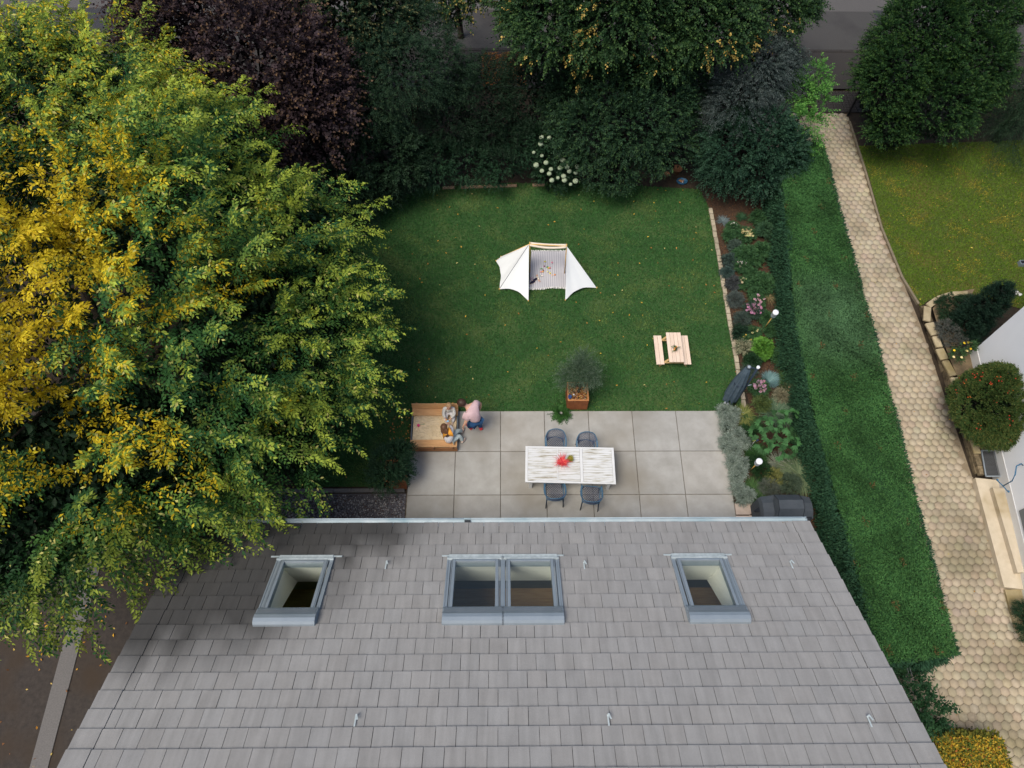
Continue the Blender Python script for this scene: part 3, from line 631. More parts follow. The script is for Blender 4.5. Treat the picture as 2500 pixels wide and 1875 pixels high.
# ================================================================== OBJECTS
# ---- dining table
tb = thing('dining_table', 'long weathered white plank dining table with four blue chairs on the patio', 'table', (1.79, 7.03, PZ))
def tb_pt(px, py, z=.76): p = at(px, py, z); return p
cor = [tb_pt(1282, 1177), tb_pt(1504, 1182), tb_pt(1498, 1093), tb_pt(1283, 1089)]
def qmap(u, v, z):
    a = cor[0].lerp(cor[1], u); b = cor[3].lerp(cor[2], u); p = a.lerp(b, v); return (p.x, p.y, z)
def qbox(mb, u0, u1, v0, v1, z0, z1, col=(1, 1, 1)):
    mb.hexa([qmap(u0, v0, z0), qmap(u1, v0, z0), qmap(u1, v1, z0), qmap(u0, v1, z0), qmap(u0, v0, z1), qmap(u1, v0, z1), qmap(u1, v1, z1), qmap(u0, v1, z1)], col)
mb = MB(); rt = random.Random(2)
segs = [(.03, .355), (.37, .61), (.645, .97)]
for (a, b) in segs:
    v = .045
    while v < .95:
        dv = rt.uniform(.05, .075); v1 = min(v+dv, .955); qbox(mb, a, b, v+.002, v1-.002, .735, .760+rt.uniform(-.002, .001)); v = v1
mb.build('tabletop', 'worn', tb)
mb = MB(); qbox(mb, 0, 1, 0, .043, .72, .764); qbox(mb, 0, 1, .957, 1, .72, .764); qbox(mb, 0, .028, .043, .957, .72, .763); qbox(mb, .972, 1, .043, .957, .72, .763); qbox(mb, .612, .643, .043, .957, .72, .763); qbox(mb, .3565, .3685, .043, .957, .72, .762)
mb.build('tabletop_frame', 'white', tb, bevel=.004)
mb = MB(); qbox(mb, .04, .96, .06, .94, .64, .72); mb.build('apron', 'white', tb)
for u in (.05, .92):
    for v in (.08, .85):
        mb = MB(); qbox(mb, u, u+.035, v, v+.08, PZ, .64); mb.build('leg', 'white', tb)

# ---- woven chairs
def netsurf(fn, nu, nv, name, parent, thick=.011, m='bluenet'):
    idx = {}; vs = []
    for i in range(nu+1):
        for j in range(nv+1):
            if (i+j) % 2 == 0: idx[i, j] = len(vs); vs.append(fn(i/nu, j/nv))
    fs = []
    for i in range(nu+1):
        for j in range(nv+1):
            if (i+j) % 2 == 1:
                q = [idx.get(k) for k in ((i, j-1), (i+1, j), (i, j+1), (i-1, j))]; q = [k for k in q if k is not None]
                if len(q) >= 3: fs.append(tuple(q))
    mb = MB(); mb.add(vs, fs); o = mb.build(name, m, parent); w_ = o.modifiers.new('weave', 'WIREFRAME'); w_.thickness = thick; w_.use_even_offset = False; w_.use_replace = True; return o
def cr(pts, n=8):   # catmull-rom
    P = [Vector(p) for p in pts]; P = [P[0]*2-P[1]]+P+[P[-1]*2-P[-2]]; out = []
    for i in range(1, len(P)-2):
        for k in range(n):
            t = k/n; a, b, c, d = P[i-1:i+3]; out.append(.5*((2*b)+(c-a)*t+(2*a-5*b+4*c-d)*t*t+(3*b-a-3*c+d)*t**3))
    out.append(P[-2]); return out
def make_chair():
    r = thing('garden_chair', 'blue', 'chair')
    rim = cr([(-.265, .20, .63), (-.285, .02, .655), (-.275, -.14, .70), (-.20, -.27, .79), (-.09, -.31, .825), (0, -.318, .832), (.09, -.31, .825), (.20, -.27, .79), (.275, -.14, .70), (.285, .02, .655), (.265, .20, .63)], 5)
    MB().tube(rim, .0145, 8).build('back_rim', 'blue', r)
    sp = [(-.22, -.20), (-.235, .0), (-.225, .22), (0, .245), (.225, .22), (.235, 0), (.22, -.20), (0, -.25)]
    MB().tube(cr([(x, y, .445) for x, y in sp+sp[:1]], 4), .014, 8).build('seat_rim', 'blue', r)
    netsurf(lambda u, v: (-.215+.43*u, -.22+.45*v, .445-.02*math.sin(PI*u)*math.sin(PI*v)), 14, 14, 'seat', r, .017)
    n = len(rim)-1
    def back(u, v):
        f = (.20+.60*u)*n; i = min(int(f), n-1); q = rim[i].lerp(rim[i+1], f-i); a = PI*(1+.08+.84*u); lo = Vector((.215*math.cos(a), -.08+.155*math.sin(a), .46))
        return lo.lerp(q, v)+Vector((0, -.03*math.sin(PI*v)*math.sin(PI*u), 0))
    netsurf(back, 20, 10, 'backrest', r, .016)
    for sx in (-1, 1):
        mb = MB(); mb.tube(cr([(sx*.265, .20, .63), (sx*.262, .215, .55), (sx*.235, .20, .445)], 4), [.018]*9, 8)
        a0 = [(sx*.262, .18, .632), (sx*.287, .02, .652), (sx*.277, -.12, .688)]; p = cr(a0, 3)
        for q0, q1 in zip(p[:-1], p[1:]): mb.beam(q0+Vector((-sx*.012, 0, .004)), q1+Vector((-sx*.012, 0, .004)), .036, .012)
        mb.build('armrest', 'blue', r)
        for y0, y1, x1 in ((.20, .235, .245), (-.19, -.295, .235)):
            MB().tube([(sx*.215, y0, .44), (sx*x1, y1, .0)], [.019, .013], 8).build('leg', 'navy', r)
    return r
c0 = make_chair()
for i, (px, py, z, rz, lab) in enumerate([(1357, 1048, .87, PI, 'blue woven armchair on the far side of the table, nearer the fern'), (1433, 1055, .87, PI, 'blue woven armchair on the far side of the table, below the rusty planter'),
     (1357, 1217, .87, 0.05, 'blue woven armchair on the gutter side of the table, nearer the sandbox'), (1448, 1225, .87, -.08, 'blue woven armchair on the gutter side of the table, nearer the grill')]):
    c = c0 if i == 0 else copy_tree(c0); p = at(px, py, z); off = .31 if rz > 1 else -.31
    c.location = (p.x, p.y-off if rz > 1 else p.y+.31, PZ); c.rotation_euler = (0, 0, rz); tag(c, lab, 'chair', 'woven chairs around the dining table')

# ---- potted plants on the table
def small_pot(name, p, r, h, m): return MB().lathe(p, [(r*.7, 0), (r, h), (r*.85, h), (r*.8, h-.015)], 14).build(name, m)
rng = np.random.default_rng(21)
p = at(1372, 1130, .80)
t = thing('red_plant', 'spiky red plant with a fountain of thin crimson leaves on the white table', 'plant', (p.x, p.y, .765))
MB().lathe((p.x, p.y, .765), [(.05, 0), (.075, .02), (.08, .10), (.07, .10), (.065, .09)], 14).build('pot', 'terracotta', t)
V, Fc, col = blades(rng, (p.x, p.y), .03, .30, 75, (.62, .03, .05), (.80, .10, .12), .012, .5, 1, .55, z0=.86)
V2, F2, c2 = blades(rng, (p.x, p.y), .04, .15, 260, (.70, .10, .08), (.85, .22, .16), .014, .7, 1, .8, z0=.85)
npmesh('foliage', np.concatenate([V, V2]), np.concatenate([Fc, F2+len(V)]), LEAF, t, np.concatenate([col, c2]))
p = at(1392, 1122, .80)
t = thing('succulent', 'small yellow green succulent in a pot beside the red spiky plant', 'plant', (p.x, p.y, .765))
MB().lathe((p.x, p.y, .765), [(.045, 0), (.06, .06), (.05, .06)], 14).build('pot', 'terracotta', t)
V, Fc, col = blades(rng, (p.x, p.y), .04, .10, 240, (.20, .20, .03), (.42, .36, .06), .016, .3, 1, 1.1, seg=3, z0=.82); npmesh('foliage', V, Fc, LEAF, t, col)

# ---- sandbox
t = thing('sandbox', 'wooden sandbox with folding bench seats at the patio corner', 'sandbox', (-1.91, 8.3, PZ))
X0, X1 = -2.54, -1.27; Y0, Y1 = 7.72, 8.93
mb = MB(); mb.box(((X0+X1)/2, (Y0+Y1)/2, .12), (X1-X0-.06, Y1-Y0-.04, .14)); mb.build('sand_liner', 'tarp', t)
# rippled sand surface
n = 40; gx, gy = np.meshgrid(np.linspace(X0+.03, X1-.03, n), np.linspace(Y0+.03, Y1-.03, n)); rs = np.random.default_rng(4)
gz = .215+.012*np.sin(gx*19+3*np.sin(gy*11))*np.sin(gy*23+2*np.sin(gx*9))+rs.normal(size=gx.shape)*.004
idx = np.arange(n*n).reshape(n, n); F_ = np.stack([idx[:-1, :-1], idx[:-1, 1:], idx[1:, 1:], idx[1:, :-1]], -1).reshape(-1, 4)
npmesh('sand', np.stack([gx, gy, gz], -1).reshape(-1, 3), F_, M['sand'], t, smooth=True)
for x in (X0, X1): MB().box((x, (Y0+Y1)/2, .155), (.022, Y1-Y0, .19)).build('side_board', 'alu2', t)
for y in (Y0, Y1): MB().box(((X0+X1)/2, y, .155), (X1-X0+.03, .022, .19)).build('end_board', 'wood2', t)
def bench(ys, yb, s):
    mb = MB(); mb.box(((X0+X1)/2, ys, .285), (X1-X0+.02, .20, .022)); o = mb.build('bench_seat', 'wood', t, bevel=.004)
    for x in (X0+.09, X1-.09): MB().box((x, ys+s*.005, .305), (.10, .19, .018)).build('batten', 'wood', o)
    mb = MB(); a = Matrix.Rotation(-s*.22, 3, 'X'); mb.box(((X0+X1)/2, yb, .40), (X1-X0+.03, .022, .22), rot=a); o = mb.build('bench_back', 'wood', t, bevel=.004)
    for x in (X0+.12, (X0+X1)/2, X1-.12): MB().box((x, yb+s*.025, .36), (.045, .03, .26), rot=a).build('batten', 'wood2', o)
bench(8.80, 8.94, 1); bench(7.86, 7.70, -1)
def toys(specs):
    for (px, py, z, kind, col, lab) in specs:
        p = at(px, py, z); mb = MB()
        if kind == 'bucket': mb.lathe((p.x, p.y, z), [(.03, 0), (.04, .06), (.036, .06), (.03, .01)], 12, col); nm = 'toy_bucket'
        elif kind == 'ball': mb.ball((p.x, p.y, z+.025), (.027, .027, .024), 6, col); mb.tube([(p.x, p.y, z+.045), (p.x+.006, p.y, z+.062)], .005, 5, (.06, .2, .05)); nm = 'toy_fruit'
        elif kind == 'long': mb.tube([(p.x-.035, p.y, z+.015), (p.x, p.y+.01, z+.022), (p.x+.04, p.y, z+.015)], [.006, .018, .010], 7, col); mb.tube([(p.x-.035, p.y, z+.015), (p.x-.055, p.y+.005, z+.02)], [.008, .016], 5, (.08, .3, .06)); nm = 'toy_vegetable'
        elif kind == 'leafy':
            for k in range(6): a = k*PI/3; mb.ball((p.x+.018*math.cos(a), p.y+.018*math.sin(a), z+.022), (.018, .018, .012), 4, col)
            nm = 'toy_salad'
        elif kind == 'rake':
            mb.beam((p.x-.06, p.y, z+.03), (p.x+.04, p.y+.02, z+.01), .012, .01, col)
            for k in (-1, 0, 1): mb.beam((p.x+.04, p.y+.02, z+.012), (p.x+.07, p.y+.025+k*.018, z+.004), .006, .006, col)
            nm = 'toy_rake'
        o = mb.build(nm, 'attrshiny'); tag(o, lab, 'toy')
toys([(1022, 1040, .22, 'bucket', (.75, .06, .25), 'small pink toy bucket in the sand'), (1030, 1038, .225, 'rake', (.35, .42, .2), 'small green toy rake lying beside the pink bucket')])

# ---- rusty planter with olive tree
def planter(name, x0, x1, y0, y1, h, lab, fill=.06, col1='corten'):
    t = thing(name, lab, 'planter', ((x0+x1)/2, (y0+y1)/2, .02)); w_ = .018
    mb = MB(); mb.box(((x0+x1)/2, y0+w_/2, h/2+.02), (x1-x0, w_, h)); mb.box(((x0+x1)/2, y1-w_/2, h/2+.02), (x1-x0, w_, h)); mb.box((x0+w_/2, (y0+y1)/2, h/2+.02), (w_, y1-y0-2*w_, h)); mb.box((x1-w_/2, (y0+y1)/2, h/2+.02), (w_, y1-y0-2*w_, h))
    mb.build('panel', col1, t)
    mb = MB(); z = h+.022; mb.box(((x0+x1)/2, y0+.018, z), (x1-x0+.006, .042, .006)); mb.box(((x0+x1)/2, y1-.018, z), (x1-x0+.006, .042, .006)); mb.box((x0+.018, (y0+y1)/2, z+.001), (.042, y1-y0-.08, .006)); mb.box((x1-.018, (y0+y1)/2, z+.001), (.042, y1-y0-.08, .006)); mb.build('rim', 'cortenrim', t)
    MB().box(((x0+x1)/2, (y0+y1)/2, h-fill-.05), (x1-x0-.04, y1-y0-.04, .1)).build('potting_soil', 'soil', t)
    return t
planter('rusty_planter', 1.83, 2.42, 9.0, 9.59, .58, 'tall rusty steel planter box on the lawn edge behind the table')
rngq = np.random.default_rng(8)
V, Fc, col = leafgeo(np.stack([rngq.uniform(1.86, 2.39, 500), rngq.uniform(9.03, 9.5, 500), .55+rngq.random(500)*.03], 1), unit(rngq.normal(size=(500, 3))*[1, 1, .3]), unit(rngq.normal(size=(500, 3))*.5+[0, 0, 1]), rngq.uniform(.04, .08, 500), rngq.uniform(.02, .03, 500), np.array([(.30, .13, .03), (.45, .22, .05), (.22, .07, .05), (.5, .36, .2)])[rngq.integers(0, 4, 500)])
o = npmesh('leaf_litter', V, Fc, LEAFM, None, col); tag(o, 'orange brown dry leaves covering the soil of the olive tree planter', 'leaves', kind='stuff')
p = at(1391, 970, .62); mb = MB(); mb.lathe((p.x, p.y, .56), [(.045, 0), (.055, .12), (.045, .12), (.04, .02)], 12); o = mb.build('blue_cup', mat('blue_pot', (.015, .06, .2), rough=.4)); tag(o, 'small dark blue pot standing inside the rusty planter', 'pot')
p = at(1401, 962, .62); o = MB().ball((p.x, p.y, .59), (.025, .025, .02), 5).build('white_pebble', 'plastic'); tag(o, 'small white stone in the planter beside the blue pot', 'stone')
ot = thing('olive_tree', 'small grey green olive tree growing in the rusty planter behind the table', 'tree', (2.14, 9.3, .56))
OB = [(2.13, 9.45, 1.40, .34, .30, .34), (1.95, 9.66, 1.3, .32, .25, .25), (2.42, 9.45, 1.25, .30, .22, .22), (1.82, 9.4, 1.15, .25, .2, .2), (2.2, 9.75, 1.5, .25, .2, .25)]
limbs(np.random.default_rng(5), ot, (2.14, 9.3, .55), OB, 14, .028, .38)
crown(np.random.default_rng(6), 'crown', ot, OB, 180, .08, 8, 10, .27, .045, .012, pal((.045, .085, .045), (.095, .145, .09), (.20, .26, .19), .3), droop=.15, up=.25, inner=.9, rnd=1.1)

def fern(c, r, n, L, lab, col1=(.03, .09, .02), col2=(.06, .16, .04), seed=1, name='fern', z=.05):
    rng = np.random.default_rng(seed); a = rng.uniform(0, 2*PI, n); o = np.stack([c[0]+np.cos(a)*r*.2, c[1]+np.sin(a)*r*.2, np.full(n, z)], 1); d = np.stack([np.cos(a), np.sin(a), rng.uniform(.3, 1.4, n)], 1)
    t = thing(name, lab, 'plant', (c[0], c[1], z)); o = np.concatenate([o, o[:n//2]]); d = np.concatenate([d, d[:n//2]*[.5, .5, 1]+[0, 0, .4]]); V, Fc, col = sprays(rng, o, d, 18, L, .45, .075, .024, pal(col1, col2), .3); npmesh('foliage', V, Fc, LEAF, t, col); return t
fp = at(1370, 1006, .15); fern(fp, .2, 70, .33, 'green fern hanging over the patio edge beside the rusty planter', seed=3)

# rusty planter at the left with dark shrub
planter('rusty_planter', -3.15, -2.60, 6.62, 7.25, .58, 'rusty steel planter at the left end of the patio, mostly hidden by its shrub', col1='corten')

# ---- kids picnic table
kt = thing('picnic_table', 'small pale wooden children\'s picnic table with two benches on the lawn', 'picnic table', (5.05, 10.8, .02))
def slats(mb, x0, x1, y0, y1, z, n, sk=0.):
    wd = (x1-x0)/n
    for i in range(n):
        v = rt.uniform(.93, 1.05); mb.hexa([(x0+i*wd+.004+sk*(0), y0, z-.022), (x0+(i+1)*wd-.004, y0, z-.022), (x0+(i+1)*wd-.004, y1, z-.022), (x0+i*wd+.004, y1, z-.022), (x0+i*wd+.004, y0, z), (x0+(i+1)*wd-.004, y0, z), (x0+(i+1)*wd-.004, y1, z), (x0+i*wd+.004, y1, z)], (v, v, v))
mb = MB(); slats(mb, 4.84, 5.28, 10.30, 11.30, .50, 4); mb.build('tabletop', 'pine', kt)
for x0, x1 in ((4.51, 4.75), (5.32, 5.54)):
    mb = MB(); slats(mb, x0, x1, 10.34, 11.32, .29, 2); mb.build('bench', 'pine', kt)
for y in (10.42, 11.18):
    MB().box((5.04, y, .245), (.98, .03, .045)).build('crossbar', 'pine2', kt)
    MB().box((5.06, y, .455), (.42, .03, .045)).build('rail', 'pine2', kt)
    for s in (-1, 1): MB().beam((5.05+s*.13, y+.026, .47), (5.05+s*.40, y+.026, .01), .022, .06, up=(0, 1, 0)).build('leg', 'pine2', kt)
p = at(1649, 852, .56)
t = thing('flower_pot', 'little potted plant with orange flowers on the children\'s picnic table', 'plant', (p.x, p.y, .5)); MB().lathe((p.x, p.y, .5), [(.035, 0), (.05, .07), (.04, .07)], 12).build('pot', 'terracotta', t)
rng = np.random.default_rng(2); V, Fc, col = sprays(rng, np.tile([[p.x, p.y, .57]], (14, 1)), rng.normal(size=(14, 3))*[1, 1, .3]+[0, 0, .7], 6, .13, .3, .05, .025, pal((.03, .09, .03), (.07, .18, .05))); npmesh('foliage', V, Fc, LEAF, t, col)
mb = MB(); rr = random.Random(1)
for dx, dy in ((-.05, -.05), (.03, .05), (-.03, .0)): mb.ball((p.x+dx, p.y+dy, .61), (.025, .025, .018), 5, (.8, .32, .08))
mb.build('blossom', 'attr', t)

# ---- play tent
tt = thing('play_tent', 'white canvas children\'s play tent pitched on the lawn', 'tent', (1.4, 13.8, .02))
AZ = 1.30; AL = at(1293, 596, AZ); AR = at(1383, 601, AZ)
G = dict(a=at(1211, 637, .05), b=at(1219, 706, .05), c=at(1290, 735, .05), d=at(1380, 733, .05), e=at(1457, 703, .05), f=at(1223, 627, .05))
def canvas_tri(mb, A, B, Cc, sag_bc=.12, n=10, fold=.012, th=.006, flip=1):
    """triangular cloth panel, hem B-C curved inwards, faint radial folds"""
    A, B, Cc = Vector(A), Vector(B), Vector(Cc); nr = (B-A).cross(Cc-A).normalized()*flip; vs = []
    for lay in (0, 1):
        for i in range(n+1):
            for j in range(n+1):
                u = i/n; v = j/n; e = B.lerp(Cc, v); mid = (B+Cc)/2; e = e+(A-mid).normalized()*sag_bc*math.sin(PI*v)*((B-Cc).length)
                q = A.lerp(e, u); q = q+nr*(fold*math.sin(v*17)*u*u-.05*math.sin(PI*u)*math.sin(PI*v)*(B-Cc).length*.6-lay*th); vs.append(q)
    m_ = (n+1)**2; fs = []
    for i in range(n):
        for j in range(n):
            a = i*(n+1)+j; fs.append((a, a+1, a+n+2, a+n+1)); b = a+m_; fs.append((b, b+n+1, b+n+2, b+1))
    mb.add(vs, fs, smooth=True)
ALb = AL+Vector((-.02, 0, -.02)); ARb = AR+Vector((.02, 0, -.02))
mb = MB(); canvas_tri(mb, ALb, G['a'], G['b'], .14); canvas_tri(mb, ALb, G['b'], G['c'], .16); mb.build('side_panel', 'canvas', tt)
mb = MB(); canvas_tri(mb, ARb, G['d'], G['e'], .16); mb.build('side_panel', 'canvas', tt)
mb = MB(); canvas_tri(mb, ALb, G['f'], G['a'], .1); mb.build('rear_panel', 'canvas', tt); 
MB().tube([ALb.lerp(G['b'], .02)+Vector((0, 0, .012)), ALb.lerp(G['b'], .98)+Vector((0, 0, .012))], .006, 5).build('seam', 'navy', tt)
# rolled cloth at the ridge
mb = MB(); n = 12; pts = [AL.lerp(AR, i/n)+Vector((0, -.02-.05*math.sin(PI*i/n), -.02-.02*math.sin(PI*i/n))) for i in range(n+1)]
mb.tube(pts, .035, 8); pts2 = [p_+Vector((0, .06+.04*math.sin(PI*i/n), .015)) for i, p_ in enumerate(pts)]; mb.tube(pts2, .04, 8); mb.build('rolled_canopy', 'canvas2', tt)
MB().tube([AL, AR], .014, 8).build('ridge_pole', 'bamboo', tt)
PLf = at(1294, 668, 0); 
MB().tube([(AL.x, AL.y, AZ+.1), (PLf.x, PLf.y, 0)], .014, 8).build('pole', 'bamboo', tt)
MB().tube([(AR.x, AR.y, AZ+.1), (AR.x+.03, AR.y-.12, 0)], .014, 8).build('pole', 'bamboo', tt)
for k, g_ in G.items(): MB().tube([(g_.x, g_.y, .0), (g_.x, g_.y, .09)], [.012, .018], 6).build('peg', 'bamboo', tt)
MB().tube([AL, G['f']], .012, 6).build('pole', 'bamboo', tt)
# rug
rg = thing('rug', 'light grey striped woven rug with fringes spread under the play tent', 'rug', (1.47, 13.9, .03))
rc = [at(1291, 704, .03), at(1384, 704, .03), at(1384, 616, .03), at(1297, 616, .03)]
mb = MB(); n = 40
for i in range(n):
    for j in range(16):
        def q(u, v):
            a = rc[0].lerp(rc[1], u); b = rc[3].lerp(rc[2], u); p_ = a.lerp(b, v); return (p_.x, p_.y-.03*math.sin(u*7)*(1-v)*1.0, .035+.012*math.sin(u*9+v*5)*math.sin(v*7)+.045)
        c = (.50, .49, .50) if i % 2 else (.33, .32, .35); mb.add([q(i/n, j/16), q((i+1)/n, j/16), q((i+1)/n, (j+1)/16), q(i/n, (j+1)/16)], [(0, 1, 2, 3)], c, False)
mb.build('weave', 'attr', rg)
for v, s in ((0, -1), (1, 1)):
    mb = MB()
    for i in range(46):
        u = i/45; a = rc[0].lerp(rc[1], u) if v == 0 else rc[3].lerp(rc[2], u); y = a.y-(.03*math.sin(u*7) if v == 0 else 0); mb.beam((a.x, y, .085), (a.x+rt.uniform(-.02, .02), y+s*rt.uniform(.04, .07), .07), .016, .012, (.7, .69, .66))
    mb.build('fringe', 'attr', rg)
# play food on the rug
def zp(x, y): return 1180+x/6.9125, 560+y/6.9125
F = []
for x, y, k, c, lab in [(1040, 550, 'ball', (.62, .55, .04), 'yellow green toy fruit farthest up on the rug'), (1160, 565, 'ball', (.75, .2, .3), 'pink toy fruit right of the yellow green one on the rug'), (1028, 628, 'ball', (.25, .07, .14), 'dark purple toy fruit on the rug'),
     (1080, 642, 'leafy', (.04, .22, .08), 'green leafy toy salad in the middle of the rug'), (1098, 660, 'ball', (.78, .55, .05), 'yellow toy fruit touching the leafy toy salad'), (1122, 655, 'ball', (.8, .16, .2), 'red toy fruit right of the leafy toy salad'),
     (985, 672, 'long', (.06, .25, .06), 'green long toy vegetable at the left of the heap on the rug'), (1010, 700, 'ball', (.25, .1, .04), 'brown toy fruit below the green long vegetable'), (998, 725, 'long', (.85, .38, .04), 'orange long toy vegetable with green end on the rug'), (972, 722, 'ball', (.8, .3, .3), 'salmon toy fruit at the left end of the orange vegetable'),
     (1085, 718, 'ball', (.75, .68, .3), 'cream toy fruit in the centre front of the rug'), (1125, 745, 'ball', (.85, .7, .05), 'bright yellow toy fruit in the front of the rug'), (1205, 772, 'ball', (.85, .25, .04), 'big orange toy fruit at the right front of the rug'), (1160, 778, 'ball', (.8, .55, .42), 'peach toy fruit left of the big orange one'), (990, 790, 'long', (.85, .72, .62), 'pale pink long toy piece on the rug')]:
    px, py = zp(x, y); F.append((px, py, .09, k, c, lab))
toys(F)
def shoe(px, py, rz, lab):
    p = at(px, py, .1); t = thing('shoe', lab, 'shoe', (p.x, p.y, .09), 'dark shoes on the rug'); mb = MB(); R3 = Matrix.Rotation(rz, 3, 'Z')
    pr = []
    for i in range(9):
        u = i/8; wd = .036*(math.sin(PI*min(max(u, .08), .93))**.4)*(1 if u > .4 else .85); pr.append((u*.17-.085, wd, .055 if u < .45 else .055-.03*(u-.45)/.55))
    vs = []; 
    for x, w_, h in pr: vs += [R3 @ Vector((x, -w_, 0)), R3 @ Vector((x, w_, 0)), R3 @ Vector((x, w_*.8, h)), R3 @ Vector((x, -w_*.8, h))]
    vs = [v+Vector((p.x, p.y, .10)) for v in vs]; fs = [(0, 1, 2, 3), (35, 34, 33, 32)]
    for i in range(8):
        for a in range(4): fs.append((i*4+a, (i+1)*4+a, (i+1)*4+(a+1) % 4, i*4+(a+1) % 4))
    mb.add(vs, fs, smooth=True); mb.build('upper', mat('shoe_navy', (.012, .012, .04)), t); MB().box((p.x, p.y, .096), (.17, .07, .012), rz=rz).build('sole', 'paleshoe', t)
shoe(1307, 683, .7, 'dark navy shoe nearer the rug centre'); shoe(1300, 690, .5, 'dark navy shoe nearer the tent canvas')
# doll lying on the rug beside the shoes
p = at(*zp(935, 835), .11); DZ = .04; t = thing('doll', 'doll with pale limbs lying on the rug beside the dark shoes', 'doll', (p.x, p.y, .09))
MB().tube([(p.x-.04, p.y+.10, .115), (p.x-.01, p.y, .12), (p.x+.0, p.y-.04, .115)], [.02, .03, .025], 8).build('dress', 'canvas2', t); MB().ball((p.x-.05, p.y+.125, .12), .028, 6).build('head', 'skin', t)
for s in (-1, 1): MB().tube([(p.x+s*.014, p.y-.04, .115), (p.x+.03+s*.02, p.y-.11, .11)], [.012, .008], 6).build('leg', 'skin', t)
p = at(*zp(815, 850), .06); o = MB(); [o.tube([(p.x+math.cos(a)*.05*(.6+.4*math.sin(3*a)), p.y+math.sin(a)*.06, .10), (p.x+math.cos(a+.5)*.02, p.y+math.sin(a+.5)*.03, .125)], [.03, .022], 6, (.42, .34, .40)) for a in np.linspace(0, 5.5, 7)]; o = o.build('crumpled_cloth', 'attr'); tag(o, 'crumpled mauve cloth on the rug edge beside the shoes', 'cloth')

# ---- closed parasol
def parasol():
    bx_, by_ = 6.47, 9.18; t = thing('parasol', 'closed dark blue grey cantilever parasol at the lawn corner beside the bed', 'parasol', (bx_, by_, .01))
    MB().lathe((bx_, by_, .01), [(.075, 0), (.075, .03), (.05, .05), (.03, .055)], 16).build('foot', 'plastic', t)
    MB().tube([(bx_, by_, .02), (bx_, by_, 2.22)], .022, 10).build('pole', 'navy', t)
    mb = MB(); n = 32; prof = [(2.24, .03), (2.15, .075), (1.9, .11), (1.5, .145), (1.1, .16), (.75, .17), (.5, .165)]; vs = []
    for z, r in prof:
        for j in range(n):
            a = 2*PI*j/n; rr_ = r*(1+.30*math.sin(8*a+z*1.5)*min(1, (2.3-z)*1.2)); lo = z-(.10*(1+math.sin(4*a)) if z < .6 else 0); vs.append((bx_+math.cos(a)*rr_, by_+math.sin(a)*rr_, lo))
    fs = [(i*n+j, i*n+(j+1) % n, (i+1)*n+(j+1) % n, (i+1)*n+j) for i in range(len(prof)-1) for j in range(n)]+[tuple(range(n))]
    mb.add(vs, fs, smooth=True); mb.build('canopy', 'umb', t)
    MB().tube([(bx_, by_, 1.35), (bx_, by_, 1.39)], .16, 16).build('strap', 'navy', t)
    MB().lathe((bx_, by_, 2.22), [(.05, 0), (.055, .03), (.03, .06)], 12).build('finial', 'alu', t)
    mx, my = bx_+.21, by_-.05
    MB().tube([(mx, my, .0), (mx, my, 2.28)], .030, 10).build('mast', 'navy', t); MB().lathe((mx, my, 2.27), [(.035, 0), (.045, .01), (.045, .06), (.03, .07)], 12).build('mast_cap', 'plastic', t)
    MB().tube([(mx, my, 1.25), (mx+.14, my+.02, 1.28)], .014, 6).build('crank', 'alu', t); MB().beam((bx_, by_, 2.24), (mx, my, 2.2), .03, .03).build('arm', 'navy', t)
parasol()

# ---- garden lanterns on bamboo poles
def lantern(px0, py0, px1, py1, h, lab):
    a = at(px0, py0, 0); b = at(px1, py1, h); b = Vector((b.x, b.y, h)); d = (b-a).normalized(); t = thing('garden_lantern', lab, 'lantern', (a.x, a.y, 0), 'white lanterns on bamboo poles in the flower bed')
    MB().tube([a, b], .014, 8).build('pole', 'bamboo', t)
    q = d.to_track_quat('Z', 'Y').to_matrix(); mb = MB(); n = 16; prof = [(.03, 0), (.075, .015), (.075, .25), (.085, .29), (.085, .31), (.04, .325)]
    vs = [b+q @ Vector((math.cos(2*PI*j/n)*r, math.sin(2*PI*j/n)*r, z)) for r, z in prof for j in range(n)]
    fs = [(i*n+j, i*n+(j+1) % n, (i+1)*n+(j+1) % n, (i+1)*n+j) for i in range(len(prof)-1) for j in range(n)]+[tuple(range(n))[::-1], tuple((len(prof)-1)*n+j for j in range(n))]
    mb.add(vs, fs, smooth=True); mb.build('lamp_head', 'plastic', t)
    MB().tube([b+d*.07, b+d*.11], .078, 14).build('collar', 'lead', t); MB().tube([b-d*.04, b+d*.005], [.025, .055], 12).build('socket', 'bamboo', t)
lantern(1862, 807, 1887, 772, 1.15, 'white lantern on a bamboo pole beside the pink sedum flowers')
lantern(1829, 1151, 1848, 1132, 1.05, 'white lantern on a bamboo pole between fig and silver plants')
# pinwheel
p = at(1845, 1074, .5); t = thing('pinwheel', 'small red and blue pinwheel on a stick in the flower bed', 'pinwheel', (p.x, p.y, 0)); MB().tube([(p.x, p.y, 0), (p.x, p.y, .5)], .006, 6).build('stick', 'white', t)
for k, c in enumerate([(.03, .12, .55), (.7, .03, .05), (.75, .6, .06), (.04, .2, .6)]):
    a = k*PI/2; ca, sa = math.cos(a), math.sin(a); mb = MB(); mb.add([(p.x, p.y-.02, .5), (p.x+ca*.075, p.y+.01, .5+sa*.075), (p.x+ca*.06-sa*.05, p.y-.035, .5+sa*.06+ca*.05), (p.x, p.y-.015, .505)], [(0, 1, 2), (0, 2, 3), (0, 3, 1)], c); mb.build('vane', 'attrshiny', t)

